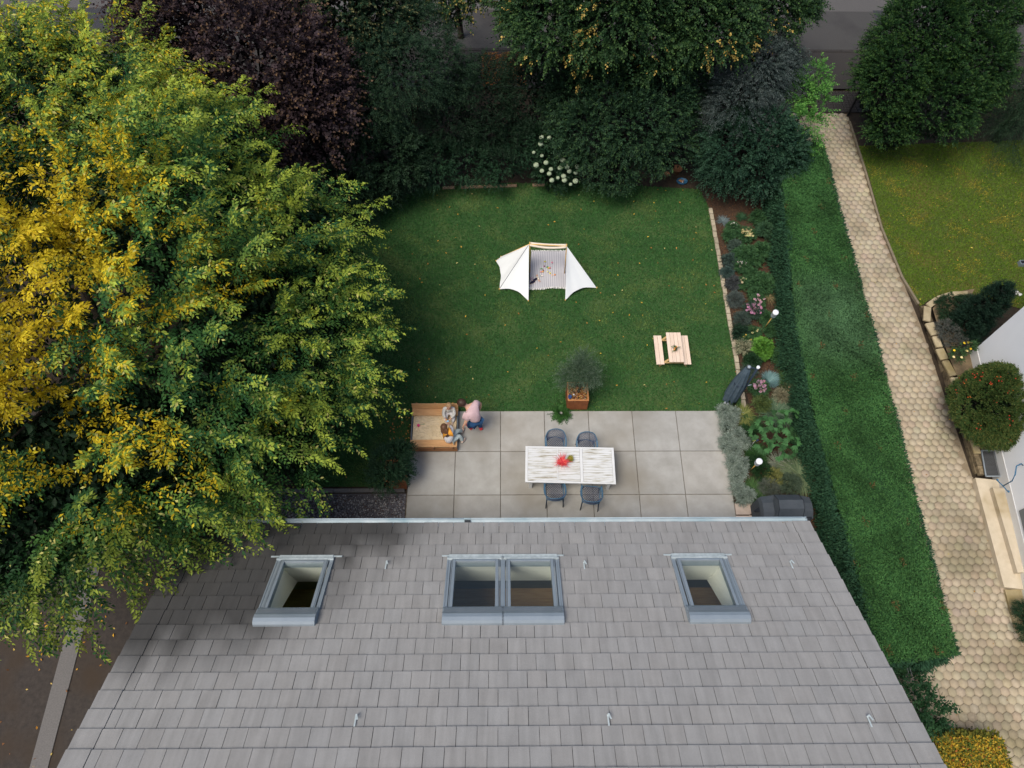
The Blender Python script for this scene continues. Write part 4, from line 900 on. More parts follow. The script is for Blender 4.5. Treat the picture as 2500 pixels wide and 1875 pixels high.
# ---- covered grill
gr = thing('grill', 'gas grill under a dark grey fitted cover beside the hedge', 'grill', (7.33, 5.85, 0))
def hull(mb, secs, col=(1, 1, 1)):
    """secs: list of (x, [(y,z)...]) cross sections"""
    k = len(secs[0][1]); vs = [(x, y, z) for x, pr in secs for y, z in pr]
    mb.add(vs, [(i*k+j, i*k+(j+1) % k, (i+1)*k+(j+1) % k, (i+1)*k+j) for i in range(len(secs)-1) for j in range(k)]+[tuple(range(k)), tuple((len(secs)-1)*k+j for j in range(k))[::-1]], col)
ya, yb = 5.50, 6.12
def gs(top, mid, ins=0.): return [(ya+.0+ins, .08), (ya-.02+ins, mid), (ya+.17+ins*.4, top), (yb-.22-ins*.3, top+.012), (yb-.0-ins, mid+.03), (yb-ins, .08)]
mb = MB(); hull(mb, [(6.66, gs(.78, .70, .03)), (6.70, gs(.90, .80, .02)), (6.96, gs(.95, .84)), (7.02, gs(1.16, .90)), (7.66, gs(1.16, .90)), (7.72, gs(.95, .84)), (7.98, gs(.90, .80, .04)), (8.02, gs(.78, .68, .06))]); mb.build('cover', 'cover', gr)
for x in (7.02, 7.66): MB().tube([(x, ya-.02, .905), (x, ya+.17, 1.165), (x, yb-.22, 1.178), (x, yb, .935)], .006, 5).build('seam', 'cover2', gr)
MB().box((7.33, ya+.035, .48), (1.2, .04, .75)).build('front_dark_flap', 'cover2', gr)  # dark flat panel just inside the cover's front
MB().add([(6.66, 5.72, .72), (6.54, 5.79, .60), (6.66, 5.86, .72), (6.62, 5.79, .50)], [(0, 1, 2), (0, 3, 1), (1, 3, 2)]).build('side_flap', 'cover2', gr)
for x in (6.8, 7.86):
    for y in (5.62, 6.0): MB().tube([(x-.015, y, .05), (x+.015, y, .05)], .05, 12).build('wheel', 'black', gr)
# flat sandstone slabs under/near the grill
sp_ = [(1797, 1229, 1828, 1257), (1830, 1229, 1862, 1255), (1800, 1259, 1829, 1284), (1832, 1258, 1864, 1284)]
for i, (a, b, c, d) in enumerate(sp_):
    p0 = at(a, d, .03); p1 = at(c, b, .03); v = .95+.05*i; mb = MB(); mb.box(((p0.x+p1.x)/2, (p0.y+p1.y)/2, .025), (p1.x-p0.x-.01, p1.y-p0.y-.01, .045), col=(v, v, v)); o = mb.build('stepping_slab', 'sandst', None, bevel=.005)
    tag(o, ['pink sandstone slab between patio and grill, far row, patio side', 'pink sandstone slab tucked under the left flap of the grill cover', 'pink sandstone slab by the gutter, patio side', 'pink sandstone slab by the gutter, grill side'][i], 'paving slab', 'sandstone slabs beside the grill')

# ---- stone edging between lawn and bed
ed = thing('stone_edging', 'row of narrow pale stones edging the lawn along the flower bed', 'edging', (7.05, 12.8, 0))
P0 = at(1735, 508, .06); P1 = at(1818, 995, .06); n = 30
for i in range(n):
    a = P0.lerp(P1, i/n); b = P0.lerp(P1, (i+1)/n-.0025); v = rt.uniform(.75, 1.1); hz = rt.uniform(-.008, .008); ox = rt.uniform(-.008, .008)
    mb = MB(); mb.beam((a.x+ox, a.y, .035+hz), (b.x+ox, b.y, .035+hz), .125, .07, (v, v*.98, v*.94)); mb.build('stone', 'stone', ed, bevel=.01)
# back lawn edging, low pale stones at the shrubs
ed = thing('stone_edging', 'short broken row of flat stones edging the lawn below the dark shrubs', 'edging', (1, 17.4, 0))
for a, b in ((1125, 1180), (1182, 1230), (1232, 1262), (1300, 1330), (1080, 1110)):
    p0 = at(a, 458-(a-1100)*.03, .05); p1 = at(b, 458-(b-1100)*.03, .05); MB().beam(p0, p1, .10, .06, (.8, .62, .5)).build('stone', 'stone', ed, bevel=.01)

# ---- pots by the shrubs at the back
for (px, py, r, h, lab, m) in [(1651, 421, .17, .20, 'round terracotta pot at the back of the lawn below the shrubs', 'terracotta'), (1627, 430, .10, .12, 'smallest terracotta pot, left of the round one', 'terracotta')]:
    p = at(px, py, 0); o = MB().lathe((p.x, p.y, 0), [(r*.7, 0), (r, h), (r*1.05, h), (r*.9, h), (r*.8, h*.6)], 18).build('flower_pot', m); tag(o, lab, 'pot')
p = at(1664, 446, 0); t = thing('plant_tray', 'small blue grey tray holding orange brown leaves, in front of the round pot', 'tray', (p.x, p.y, 0)); MB().lathe((p.x, p.y, .02), [(.17, 0), (.20, .08), (.18, .08), (.16, .02)], 8, sy=.7).build('tray', 'bluemetal', t)
mb = MB(); [mb.ball((p.x+rt.uniform(-.1, .1), p.y+rt.uniform(-.06, .06), .07), (.03, .03, .02), 4, rt.choice([(.35, .14, .05), (.5, .25, .1), (.6, .6, .6)])) for _ in range(9)]; mb.build('contents', 'attr', t)

# ---- neighbour's house
nh = thing('white_house', 'neighbouring house with plain white rendered walls beyond the hexagon path', 'house', (16, 4, 0))
cA = at(2372, 860, .35); cB = at(2452, 1195, .35); dr = (Vector((cB.x, cB.y, 0))-Vector((cA.x, cA.y, 0))).normalized(); cE = Vector((cA.x, cA.y, 0))+dr*13; pr = Vector((-dr.y, dr.x, 0))
if pr.x < 0: pr = -pr
A2 = Vector((cA.x, cA.y, 0)); W4 = [A2, cE, cE+pr*7, A2+pr*7]
mb = MB(); mb.poly([(q.x, q.y) for q in W4], 0, 4.6); mb.build('wall', 'render', nh)
o_ = .25; W5 = [A2-dr*o_-pr*0, cE+dr*o_, cE+pr*(7+o_)+dr*o_, A2+pr*(7+o_)-dr*o_]; mb = MB(); mb.poly([(q.x, q.y) for q in W5], 4.603, 4.75); mb.build('roof', 'alu2', nh)
def wp(s, z, o=0.): q = A2+dr*s-pr*o; return Vector((q.x, q.y, z))   # along the west wall
mb = MB(); mb.hexa([wp(-.02, 0, .012), wp(13, 0, .012), wp(13, .0, .0), wp(-.02, .0, 0), wp(-.02, .62, .012), wp(13, .62, .012), wp(13, .62, .0), wp(-.02, .62, 0)]); mb.build('plinth', mat('plinth', (.60, .60, .58), (.68, .67, .64), 3), nh)
# door above the steps and window beside it
mb = MB(); mb.hexa([wp(5.0, .75, .03), wp(6.1, .75, .03), wp(6.1, .75, .0), wp(5.0, .75, 0), wp(5.0, 2.9, .03), wp(6.1, 2.9, .03), wp(6.1, 2.9, 0), wp(5, 2.9, 0)]); dd_ = mb.build('door', 'alu2', nh)
MB().tube([wp(5.12, 1.8, .08), wp(5.25, 1.8, .08)], .012, 6).build('handle', 'alu', dd_)
mb = MB(); mb.tube([wp(4.35, .75, .30), wp(4.35, 1.15, .30), wp(4.25, 1.35, .32), wp(4.05, 1.45, .30), wp(3.95, 1.40, .12), wp(3.95, 1.3, .02)], .016, 8); mb.tube([wp(4.2, .76, .42), wp(4.35, .77, .30), wp(4.5, .76, .2)], .014, 6); mb.ball(wp(4.2, .78, .42), .03, 5); mb.ball(wp(4.5, .78, .2), .03, 5); o = mb.build('boot_scraper_rail', 'bluemetal'); tag(o, 'curly blue metal hand rail by the steps at the white wall', 'handrail')
# steps
st = thing('entrance_steps', 'three pale concrete entrance steps beside the white house', 'steps', (13.3, 5.3, 0))
def stp(pts, z0, z1, nm='step'):
    MB().poly([(p_.x, p_.y) for p_ in pts], z0, z1).build(nm, 'concrete', st, bevel=.008)
Y_a, Y_b = 6.86, 3.9
s1 = [at(2452, 1433, .2), wp(6.9, 0, 0), wp(3.95, 0, 0), at(2381, 1166, .2)]; stp(s1, 0, .2)
s2 = [Vector((at(2485, 1398, .37).x, at(2485, 1398, .37).y, 0)), wp(6.5, 0, 0), wp(4.25, 0, 0), Vector((at(2424, 1190, .37).x, at(2424, 1190, .37).y, 0))]; stp(s2, .2, .37)
s3 = [s2[0]+Vector((.36, .12, 0)), wp(6.3, 0, 0), wp(4.35, 0, 0), s2[3]+Vector((.34, -.03, 0))]; stp(s3, .37, .54)
# raised bed: dry stone retaining wall, coping stones, light shaft
wl = [at(2243, 752, 0), at(2262, 810, 0), at(2285, 870, 0), at(2305, 930, 0), at(2328, 1000, 0), at(2352, 1075, 0), at(2377, 1160, 0)]
rw = thing('retaining_wall', 'low dry stone retaining wall with coping along the path below the red berry bush', 'wall', (12.9, 9.5, 0))
rb_ = [Vector((q.x, q.y, 0)) for q in wl]
mb = MB()
for a, b in zip(rb_[:-1], rb_[1:]):
    L = (b-a).length; m_ = max(2, int(L/.22)); dv = (b-a)/m_
    for i in range(m_):
        for zc in (.07, .20):
            o_ = rt.uniform(0, .03); v = rt.uniform(.6, 1.25); off = dv*(.3 if zc > .1 else 0); c_ = a+dv*(i+.5)+off; mb.beam((c_.x+.05+o_-dv.x*.48, c_.y-dv.y*.48, zc), (c_.x+.05+o_+dv.x*.48, c_.y+dv.y*.48, zc), .14, .12, (v, v*.97, v*.9))
mb.build('stonework', 'wallstone', rw)
cop = [(2256, 785), (2272, 745), (2300, 722), (2348, 716)]
seq = [(at(2268, 805, .32), at(2276, 780, .32)), ]
cl_ = [at(2310, 724, .3), at(2286, 733, .3), at(2268, 752, .3), at(2262, 782, .3)]
cs = [(2363, 717, 2326, 718, .13), (2322, 719, 2290, 729, .14), (2288, 731, 2266, 747, .15), (2264, 750, 2262, 784, .17), (2268, 789, 2284, 818, .22), (2283, 822, 2293, 848, .16), (2293, 852, 2306, 878, .20), (2307, 881, 2327, 918, .17), (2328, 922, 2344, 966, .17), (2345, 970, 2358, 1010, .15), (2359, 1014, 2372, 1060, .14), (2373, 1064, 2386, 1108, .15)]
for a, b, c, d, wd in cs:
    p0 = at(a, b, .31); p1 = at(c, d, .31); v = rt.uniform(.85, 1.1); mb = MB(); mb.beam(p0, p1, wd*1.25, .08, (v, v, v)); o = mb.build('coping_stone', 'ystone', rw, bevel=.02)
mp_ = [at(2363, 717, 0), at(2290, 729, 0), at(2262, 765, 0), at(2275, 810, 0), at(2300, 880, 0), at(2330, 950, 0), at(2350, 1020, 0), at(2385, 1163, 0), wp(3.9, 0, -.01), wp(-.5, 0, -.01), Vector((14.4, 12.6, 0))]
mb = MB(); pts = [(q.x+.05, q.y) for q in mp_]; 
mb.add([(x, y, .27) for x, y in pts], [tuple(range(len(pts)))]); o = mb.build('raised_bed_soil', 'ystone'); o.name = 'raised_bed'; o['kind'] = 'structure'; o.data.materials[0] = mat('bed_soil', (.10, .075, .045), (.19, .14, .08), 5, .95, .5, 40)
lg = thing('light_shaft_grate', 'rectangular metal grate over a light shaft between wall and steps', 'grate', (13.3, 7.1, .3))
q0, q1, q2, q3 = at(2396, 1100, .33), at(2428, 1100, .33), at(2444, 1163, .33), at(2407, 1163, .33)
MB().poly([(q.x, q.y) for q in (q3, q2, q1, q0)], .275, .285).build('shaft_floor', 'dark', lg)
mb = MB()
for i in range(15): mb.beam(q0.lerp(q1, i/14), q3.lerp(q2, i/14), .006, .012)
for i in range(22): mb.beam(q0.lerp(q3, i/21), q1.lerp(q2, i/21), .006, .012)
mb.build('bars', 'grate', lg); mb = MB(); [mb.beam(a, b, .03, .03) for a, b in ((q0, q1), (q1, q2), (q2, q3), (q3, q0))]; mb.build('frame', 'alu', lg)
bb = MB(); bb.poly([(at(2452, 1440, .1).x, at(2452, 1440, .1).y), (at(2478, 1530, .1).x, at(2478, 1530, .1).y), (14.3, -3), (15.5, -3), (15.5, 3.9)][::1], 0, .12); o = bb.build('raised_strip', 'ystone'); o['kind'] = 'structure'
# solar lamp/box on neighbour's lawn edge
p = at(2494, 643, .1); t = thing('garden_spotlight', 'small black box spotlight on the neighbour\'s lawn at the right edge of the photo', 'spotlight', (p.x, p.y, 0)); MB().box((p.x+.03, p.y, .10), (.22, .16, .14)).build('body', 'alu', t); MB().box((p.x+.03, p.y, .172), (.18, .12, .004)).build('lens', 'black', t)

# ---- open gate at the far end of the path
t = thing('garden_gate', 'open black metal gate at the street end of the hexagon path', 'gate', (12.75, 21.0, 0))
a = at(2068, 284, 0); b = at(2098, 228, 0); a = Vector((a.x, a.y, 0)); b = Vector((b.x, b.y, 0))
mb = MB(); mb.beam(a+Vector((0, 0, .08)), b+Vector((0, 0, .08)), .04, .04); mb.beam(a+Vector((0, 0, 1.05)), b+Vector((0, 0, 1.05)), .04, .04); mb.beam(a, a+Vector((0, 0, 1.1)), .05, .05, up=(0, 1, 0)); mb.beam(b, b+Vector((0, 0, 1.1)), .05, .05, up=(0, 1, 0)); mb.build('frame', 'black', t)
mb = MB(); [mb.beam(a.lerp(b, i/12)+Vector((0, 0, .1)), a.lerp(b, i/12)+Vector((0, 0, 1.05)), .016, .016, up=(0, 1, 0)) for i in range(1, 12)]; mb.build('bars', 'black', t); MB().box((b.x, b.y, .6), (.09, .09, 1.2)).build('post', 'black', t)

# ---- wire mesh fence at the lower right
t = thing('mesh_fence', 'wire mesh fence between the clipped hedge and the yellow hedge', 'fence', (9.5, .2, 0))
mb = MB(); X = 9.42; ya_, yb_ = -1.6, 2.0; Hh = 1.1
i = 0; y = ya_
while y <= yb_+.01: mb.tube([(X, y, .0), (X, y, Hh)], .0035, 4, caps=False); y += .06
z = .1
while z <= Hh: mb.tube([(X-.004, ya_, z), (X-.004, yb_, z)], .0055, 4, caps=False); z += .12
mb.build('mesh', 'grate', t)
for y in (-1.6, .2, 2.0): MB().tube([(X, y, 0), (X, y, Hh+.05)], .024, 8).build('post', 'grate', t)

# ---- white car on the street
ct = thing('parked_car', 'white car on the street, mostly hidden by the lime tree', 'car', (1.85, 27.5, 0))
cx, cy = 1.55, 27.55
def secs(): 
    out = []
    for u, hw, zt in [(-2.15, .62, .55), (-2.05, .80, .78), (-1.6, .88, .92), (-.9, .90, .98), (0, .90, .98), (1.3, .90, .98), (1.8, .86, .92), (2.1, .74, .75), (2.16, .6, .5)]:
        out.append((cx+u, [(cy-hw, .28), (cy-hw, zt*.7), (cy-hw*.86, zt), (cy+hw*.86, zt), (cy+hw, zt*.7), (cy+hw, .28)]))
    return out
mb = MB(); hull(mb, secs()); mb.build('body', 'carpaint', ct, bevel=.04)
mb = MB(); hull(mb, [(cx-1.45, [(cy-.8, .9), (cy-.78, .95), (cy+.78, .95), (cy+.8, .9)]), (cx-.85, [(cy-.8, .9), (cy-.62, 1.42), (cy+.62, 1.42), (cy+.8, .9)]), (cx+.75, [(cy-.8, .9), (cy-.62, 1.42), (cy+.62, 1.42), (cy+.8, .9)]), (cx+1.5, [(cy-.8, .9), (cy-.78, .95), (cy+.78, .95), (cy+.8, .9)])]); mb.build('windows', 'glassdark', ct)
MB().box((cx-.05, cy, 1.43), (1.55, 1.2, .03)).build('roof', 'carpaint', ct, bevel=.01)
for u in (-1.35, 1.35):
    for s in (-1, 1): w_ = MB().tube([(cx+u, cy+s*.70, .31), (cx+u, cy+s*.905, .31)], .31, 20).build('wheel', 'tyre', ct); MB().tube([(cx+u, cy+s*.88, .31), (cx+u, cy+s*.915, .31)], .2, 14).build('rim', 'alu', w_)
# ================================================================== PLANTS
def veg(name, label, cat, base, blobs, seed, cp, trunk=(.12, 1.5, 12), group=None, **k):
    t = thing(name, label, cat, tuple(base)[:2]+(0,), group); rng = np.random.default_rng(seed)
    if trunk: limbs(rng, t, (base[0], base[1], 0), blobs, trunk[2], trunk[0], trunk[1])
    crown(rng, 'crown' if trunk and trunk[1] > .8 else 'foliage', t, blobs, m=k.pop('m', None), **dict(cp, **k)); return t

# ---- big tree at the left
bt = thing('large_tree', 'huge green and golden yellow tree filling the left side beside the house', 'tree', (-9.2, 8.3, 0))
BB = [(-9.0, 8.6, 5.3, 5.0, 5.6, 4.0), (-5.4, 8.8, 4.1, 2.1, 2.6, 2.1), (-8.0, 5.6, 4.9, 2.1, 1.9, 1.7), (-6.1, 6.6, 4.3, 1.5, 1.4, 1.2), (-9.8, 4.7, 4.9, 2.7, 2.0, 1.6), (-11.6, 13.6, 5.3, 4.2, 3.9, 3.0), (-7.9, 12.4, 4.9, 3.0, 2.8, 2.4), (-5.6, 10.9, 4.2, 2.2, 2.4, 1.9), (-5.0, 7.1, 3.4, 1.4, 1.5, 1.1)]
limbs(np.random.default_rng(1), bt, (-9.2, 8.3, 0), BB, 46, .32, 3.4)
def yel(rng, P, t, r, c):
    # autumn side of the crown: golden leaves, in ragged patches
    nz = np.sin(P[:, 0]*1.9+1.7*np.sin(P[:, 1]*1.3))*np.sin(P[:, 1]*1.6+1.2*np.sin(P[:, 2]*1.8))
    nz2 = np.sin(P[:, 0]*4.1+P[:, 2]*3.3)*np.sin(P[:, 1]*4.7+P[:, 2]*2)
    a = np.clip((-5.85-P[:, 0]-.12*np.abs(P[:, 1]-6.8))/1.7+.7*nz+.2*nz2+(r-.55)*2.0, 0, 1)*np.clip((P[:, 1]-3.6)/1.2, 0, 1)*np.clip((P[:, 2]-4.6)/1.5, 0, 1)*np.clip((12.2-P[:, 1])/3, .15, 1)
    b = np.clip(.05+.35*nz+.25*nz2+(P[:, 1]-8)*.05+(r-.5)*1.1, 0, .85)*np.clip(.25+t, 0, 1)*np.clip((P[:, 2]-3.5)/2, 0, 1)
    gold = mixc((.46, .32, .012), (.64, .52, .028), rng.random(len(t))); lime = mixc((.22, .30, .030), (.40, .44, .05), rng.random(len(t)))
    c = c*(1-b[:, None])+lime*b[:, None]; hit = (rng.random(len(t)) < a)[:, None]
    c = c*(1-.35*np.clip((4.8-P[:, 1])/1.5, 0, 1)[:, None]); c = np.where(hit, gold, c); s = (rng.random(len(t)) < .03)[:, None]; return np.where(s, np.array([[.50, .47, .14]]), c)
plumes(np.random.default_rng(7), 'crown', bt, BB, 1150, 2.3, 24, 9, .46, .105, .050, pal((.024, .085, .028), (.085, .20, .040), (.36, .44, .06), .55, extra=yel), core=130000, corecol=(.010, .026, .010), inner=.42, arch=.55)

D = dict(cr=.2, per=9, K=9, SL=.35, LL=.085, LW=.05, droop=.3, up=.3, inner=.3, zmin=-.2)
def PB(px, py, z, r, rz=None, ry=None): return sph(at(px, py, z), r, rz, ry)
# ---- copper beech / purple maple
pm = dict(D, LL=.11, LW=.09, SL=.50, K=8, cr=.3)
veg('purple_maple', 'dark purple leaved maple behind the big yellow tree', 'tree', (-7.6, 18.2), [PB(500, 90, 4.6, 2.1, 1.8), PB(650, 160, 4.5, 1.9, 1.8), PB(760, 300, 3.6, 1.25, 1.5), PB(770, 220, 4.0, 1.1, 1.4), PB(400, 40, 4.6, 1.3, 1.5), PB(640, 330, 3.0, 1.8, 1.6), PB(680, 10, 4.6, 1.4, 1.4)], 12, pm, (.2, 2.4, 14), nclump=620, per=8, colf=pal((.020, .013, .016), (.062, .042, .047), (.15, .09, .05), .3), core=6000, corecol=(.012, .008, .01), rnd=.9)
# ---- green trees and shrubs in the back row
dk = (.014, .034, .018); md = (.028, .060, .028)
veg('green_tree', 'dark green tree with pale yellowish leaves between purple maple and street', 'tree', (-4.3, 20.8), [PB(830, 40, 4.4, 1.4, 1.5), PB(920, 60, 4.0, 1.2, 1.5), PB(760, 60, 4.0, 1.0, 1.2), PB(860, 140, 3.2, 1.2, 1.2)], 13, D, (.14, 2.2, 10), nclump=330, LL=.10, LW=.07, colf=pal(dk, md, (.15, .14, .06), .3), core=2500, corecol=(.01, .02, .01))
veg('feathery_tree', 'feathery dark green tree in the back row right of the purple maple', 'tree', (-3.0, 18.9), [PB(980, 200, 3.4, 1.3, 1.4), PB(900, 260, 3.0, 1.2, 1.3), PB(1080, 190, 3.0, 1.0, 1.2), PB(1010, 110, 3.4, 1.1, 1.3), PB(930, 170, 3.6, 1.0, 1.2)], 14, D, (.12, 1.8, 10), nclump=380, LL=.07, LW=.022, K=14, SL=.5, colf=pal((.012, .032, .018), (.026, .060, .030), (.05, .09, .04), .3), droop=.5, core=2500, corecol=(.008, .018, .010))
veg('laurel_shrub', 'dark laurel shrub beside the big tree at the left back corner of the lawn', 'shrub', (-3.6, 17.2), [PB(880, 380, 1.8, 1.1, 1.2), PB(960, 390, 1.6, 1.0, 1.1), PB(900, 460, 1.0, .8, .8), PB(860, 320, 2.2, .9, 1.1)], 15, D, (.06, .8, 8), nclump=240, colf=pal(dk, md), core=1500, corecol=(.008, .018, .01))
veg('laurel_shrub', 'low dark shrub at the back lawn edge left of the white hydrangea', 'shrub', (-1.0, 18.2), [PB(1060, 400, 1.0, .75, .8), PB(1140, 400, .9, .75, .8), PB(1220, 410, .8, .7, .7), PB(1000, 420, .8, .65, .7), PB(1270, 360, 1.1, .7, .8)], 16, D, (.04, .5, 8), nclump=300, LL=.06, LW=.035, SL=.25, colf=pal((.014, .042, .022), (.03, .075, .035)), core=1500, corecol=(.008, .02, .01))
veg('holly_shrub', 'tall dark shrub in the back row behind the white hydrangea', 'shrub', (.6, 19.3), [PB(1180, 250, 2.2, 1.2, 1.4), PB(1290, 240, 2.2, 1.1, 1.4), PB(1100, 310, 1.8, 1.0, 1.2), PB(1210, 320, 1.6, 1.0, 1.1), PB(1350, 210, 2.0, 1.0, 1.3)], 17, D, (.08, 1.0, 8), nclump=420, LL=.06, LW=.03, colf=pal((.009, .024, .012), (.019, .042, .021)), core=5000, corecol=(.006, .014, .008))
veg('lilac_shrub', 'broad rounded dark green shrub in the middle of the back row', 'shrub', (3.9, 18.5), [PB(1540, 320, 2.1, 1.25, 1.3), PB(1440, 330, 1.9, 1.1, 1.3), PB(1600, 270, 2.3, 1.1, 1.3), PB(1500, 230, 2.6, 1.2, 1.3), PB(1490, 410, 1.1, .85, .9), PB(1620, 360, 1.5, .9, 1.0), PB(1660, 220, 2.1, 1.0, 1.2), PB(1400, 260, 2.1, .9, 1.1)], 18, D, (.1, 1.2, 10), nclump=620, colf=pal((.016, .042, .022), (.034, .078, .036), (.055, .11, .035), .25), core=3400, corecol=(.008, .018, .010))
hy = veg('hydrangea', 'hydrangea with round white blooms at the back lawn edge', 'shrub', (1.7, 17.9), [PB(1335, 365, 1.25, .50, .6), PB(1385, 400, .9, .5, .55), PB(1350, 430, .6, .5, .5), PB(1320, 345, 1.5, .36, .5), PB(1380, 375, 1.2, .4, .5)], 19, D, (.025, .4, 6), nclump=120, LL=.10, LW=.07, SL=.22, K=6, colf=pal((.014, .040, .020), (.026, .062, .028)), core=500, corecol=(.008, .02, .01))
bl = [(1322, 335), (1341, 336), (1321, 351), (1303, 372), (1323, 380), (1364, 378), (1387, 370), (1374, 391), (1309, 403), (1333, 397), (1345, 413), (1323, 417), (1341, 424), (1362, 434), (1376, 430), (1390, 418), (1405, 421), (1405, 442), (1384, 407), (1409, 407), (1378, 440), (1393, 450), (1347, 440), (1367, 410)]
rng = np.random.default_rng(31); bm0 = None
for i, (px, py) in enumerate(bl):
    p = at(px, py, .95+(450-py)/115*1.0)
    if bm0 is None:
        n = 260; u = unit(rng.normal(size=(n, 3))); V, Fc, col = leafgeo(u*.075, unit(np.cross(u, rng.normal(size=(n, 3)))), u, np.full(n, .042), np.full(n, .036), mixc((.42, .52, .34), (.56, .62, .46), rng.random(n)))
        o = npmesh('bloom', V, Fc, LEAF, None, col); bm0 = o
    else: o = bm0.copy(); C.objects.link(o)
    o.parent = hy; L = rootloc(hy); o.location = (p.x-L[0], p.y-L[1], p.z); s = rng.uniform(.65, 1.15); o.scale = (s, s, s*.85)
veg('silver_tree', 'silvery grey willow like shrub at the right end of the back row', 'tree', (8.3, 19.8), [PB(1830, 200, 3.0, .95, 1.3), PB(1870, 150, 3.2, .8, 1.2), PB(1800, 270, 2.6, .85, 1.1), PB(1900, 200, 2.6, .7, 1.0)], 20, D, (.08, 1.6, 9), nclump=340, LL=.075, LW=.022, K=13, SL=.42, colf=pal((.035, .055, .048), (.075, .10, .092), (.13, .155, .145), .25), droop=.4, core=1400, corecol=(.01, .02, .014))
veg('hazel_shrub', 'dark green shrub in front of the silvery one at the lawn corner', 'shrub', (7.6, 17.7), [PB(1790, 370, 1.6, 1.0, 1.0), PB(1850, 340, 1.9, .9, 1.1), PB(1760, 420, 1.0, .7, .8), PB(1850, 420, 1.1, .8, .8), PB(1900, 380, 1.5, .7, .9)], 22, D, (.06, .8, 8), nclump=330, colf=pal((.016, .046, .028), (.034, .082, .045)), core=1600, corecol=(.008, .02, .012), LL=.075, LW=.055)
veg('young_tree', 'bright lime green young tree at the street end of the long hedge', 'tree', (10.1, 19.4), [PB(1985, 200, 2.8, .42, .6), PB(1990, 260, 2.4, .45, .6), PB(1960, 310, 2.1, .40, .5), PB(1950, 240, 2.4, .45, .6), PB(1975, 345, 1.8, .3, .4)], 23, D, (.04, 1.8, 8), nclump=95, cr=.15, LL=.085, LW=.045, per=6, colf=pal((.045, .15, .030), (.10, .26, .05), (.16, .34, .07), .4), inner=.5)
# ---- lime trees along the street
lm = dict(D, LL=.085, LW=.07, SL=.42)
def limex(rng, P, t, r, c):
    cl = np.sin(P[:, 0]*2.3+np.sin(P[:, 1]*3))*np.sin(P[:, 1]*2.9+P[:, 0])+np.sin(P[:, 2]*3)*.3; h = (r > .72)&(t > .5)&(cl > .45); return np.where(h[:, None], mixc((.42, .28, .06), (.58, .42, .12), rng.random(len(t))), c)
veg('lime_tree', 'big lime tree with hanging yellow seed bracts at the top middle of the photo', 'tree', (4.6, 22.9), [PB(1360, 60, 4.6, 1.5, 1.6), PB(1500, 20, 5.2, 1.8, 1.9), PB(1450, 110, 3.8, 1.3, 1.2), PB(1600, 90, 4.2, 1.5, 1.5), PB(1720, 60, 4.6, 1.5, 1.5), PB(1660, -30, 5.2, 1.9, 1.9), PB(1380, -40, 4.8, 1.6, 1.7), PB(1530, 170, 3.4, .7, .8), PB(1680, 110, 3.8, 1.0, 1.0), PB(1280, 20, 4.3, .9, 1.1)], 24, lm, (.2, 3.0, 14), nclump=1000, colf=pal((.016, .045, .018), (.038, .082, .028), (.07, .13, .035), .3, extra=limex), core=14000, corecol=(.008, .018, .009))
veg('lime_tree', 'lime tree at the top, right of the bigger one and close to the open road', 'tree', (9.2, 24.2), [PB(1880, 20, 4.2, 1.2, 1.3), PB(1820, -30, 4.6, 1.4, 1.4), PB(1930, -20, 4.0, .9, 1.1), PB(1850, 60, 3.6, .8, .8)], 25, lm, (.15, 2.6, 10), nclump=300, colf=pal((.016, .042, .018), (.038, .080, .028), (.06, .12, .03), .3, extra=limex), core=1600, corecol=(.008, .018, .009))
veg('lime_tree', 'thin hanging lime tree branches at the top edge left of the white car', 'tree', (-1.6, 25.0), [PB(1110, -10, 4.0, .75, .9), PB(1110, 35, 3.6, .45, .6), PB(1050, -60, 4.2, .9, 1.0), PB(950, -10, 4.2, .9, 1.1), PB(1180, -60, 4.4, .9, 1)], 26, lm, (.12, 2.6, 8), nclump=170, colf=pal((.018, .044, .018), (.04, .085, .03), (.3, .24, .06), .25), core=700, corecol=(.008, .018, .009))
# ---- right hand neighbour's trees
veg('yew_tree', 'large rounded dark green tree at the top right beside the path', 'tree', (14.6, 20.2), [PB(2240, 120, 3.2, 1.5, 1.9), PB(2170, 210, 2.6, 1.0, 1.5), PB(2280, 250, 2.3, 1.4, 1.5), PB(2340, 80, 3.4, 1.4, 1.7), PB(2180, 300, 1.6, .9, 1.1), PB(2270, 30, 3.4, 1.3, 1.6), PB(2360, 180, 2.8, 1.2, 1.6), PB(2150, 150, 2.6, .7, 1.2), PB(2400, 20, 3.6, 1.3, 1.6)], 27, D, None, nclump=1250, cr=.2, SL=.28, LL=.07, LW=.036, K=10, colf=pal((.012, .038, .013), (.026, .070, .020), (.06, .12, .025), .4), core=16000, corecol=(.008, .018, .009), up=.6)
def spruce(base, h, r, seed, lab):
    t = thing('spruce_tree', lab, 'tree', (base[0], base[1], 0)); rng = np.random.default_rng(seed)
    MB().tube([(base[0], base[1], 0), (base[0], base[1], h*.6), (base[0], base[1], h)], [.16, .1, .02], 8).build('trunk', 'bark', t)
    O = []; Dd = []
    for k in range(230):
        z = h*(.12+.86*k/230); a = k*2.4; R_ = r*(1-(z/h))**.8*rng.uniform(.8, 1.1); L = np.array([math.cos(a), math.sin(a), -.25])
        m_ = max(4, int(R_*9))
        for q in range(m_):
            f = (q+1)/m_; p_ = np.array([base[0], base[1], z])+L*R_*f+np.array([0, 0, .12*R_*f*f])
            for s_ in (-1, 1): O.append(p_); Dd.append(L*.8+np.array([-L[1], L[0], 0])*s_*.8+np.array([0, 0, -.25]))
    V, Fc, col = sprays(rng, np.array(O), np.array(Dd), 9, .30, .5, .075, .018, pal((.012, .032, .016), (.03, .065, .03), (.07, .10, .06), .25), .3); npmesh('crown', V, Fc, LEAF, t, col)
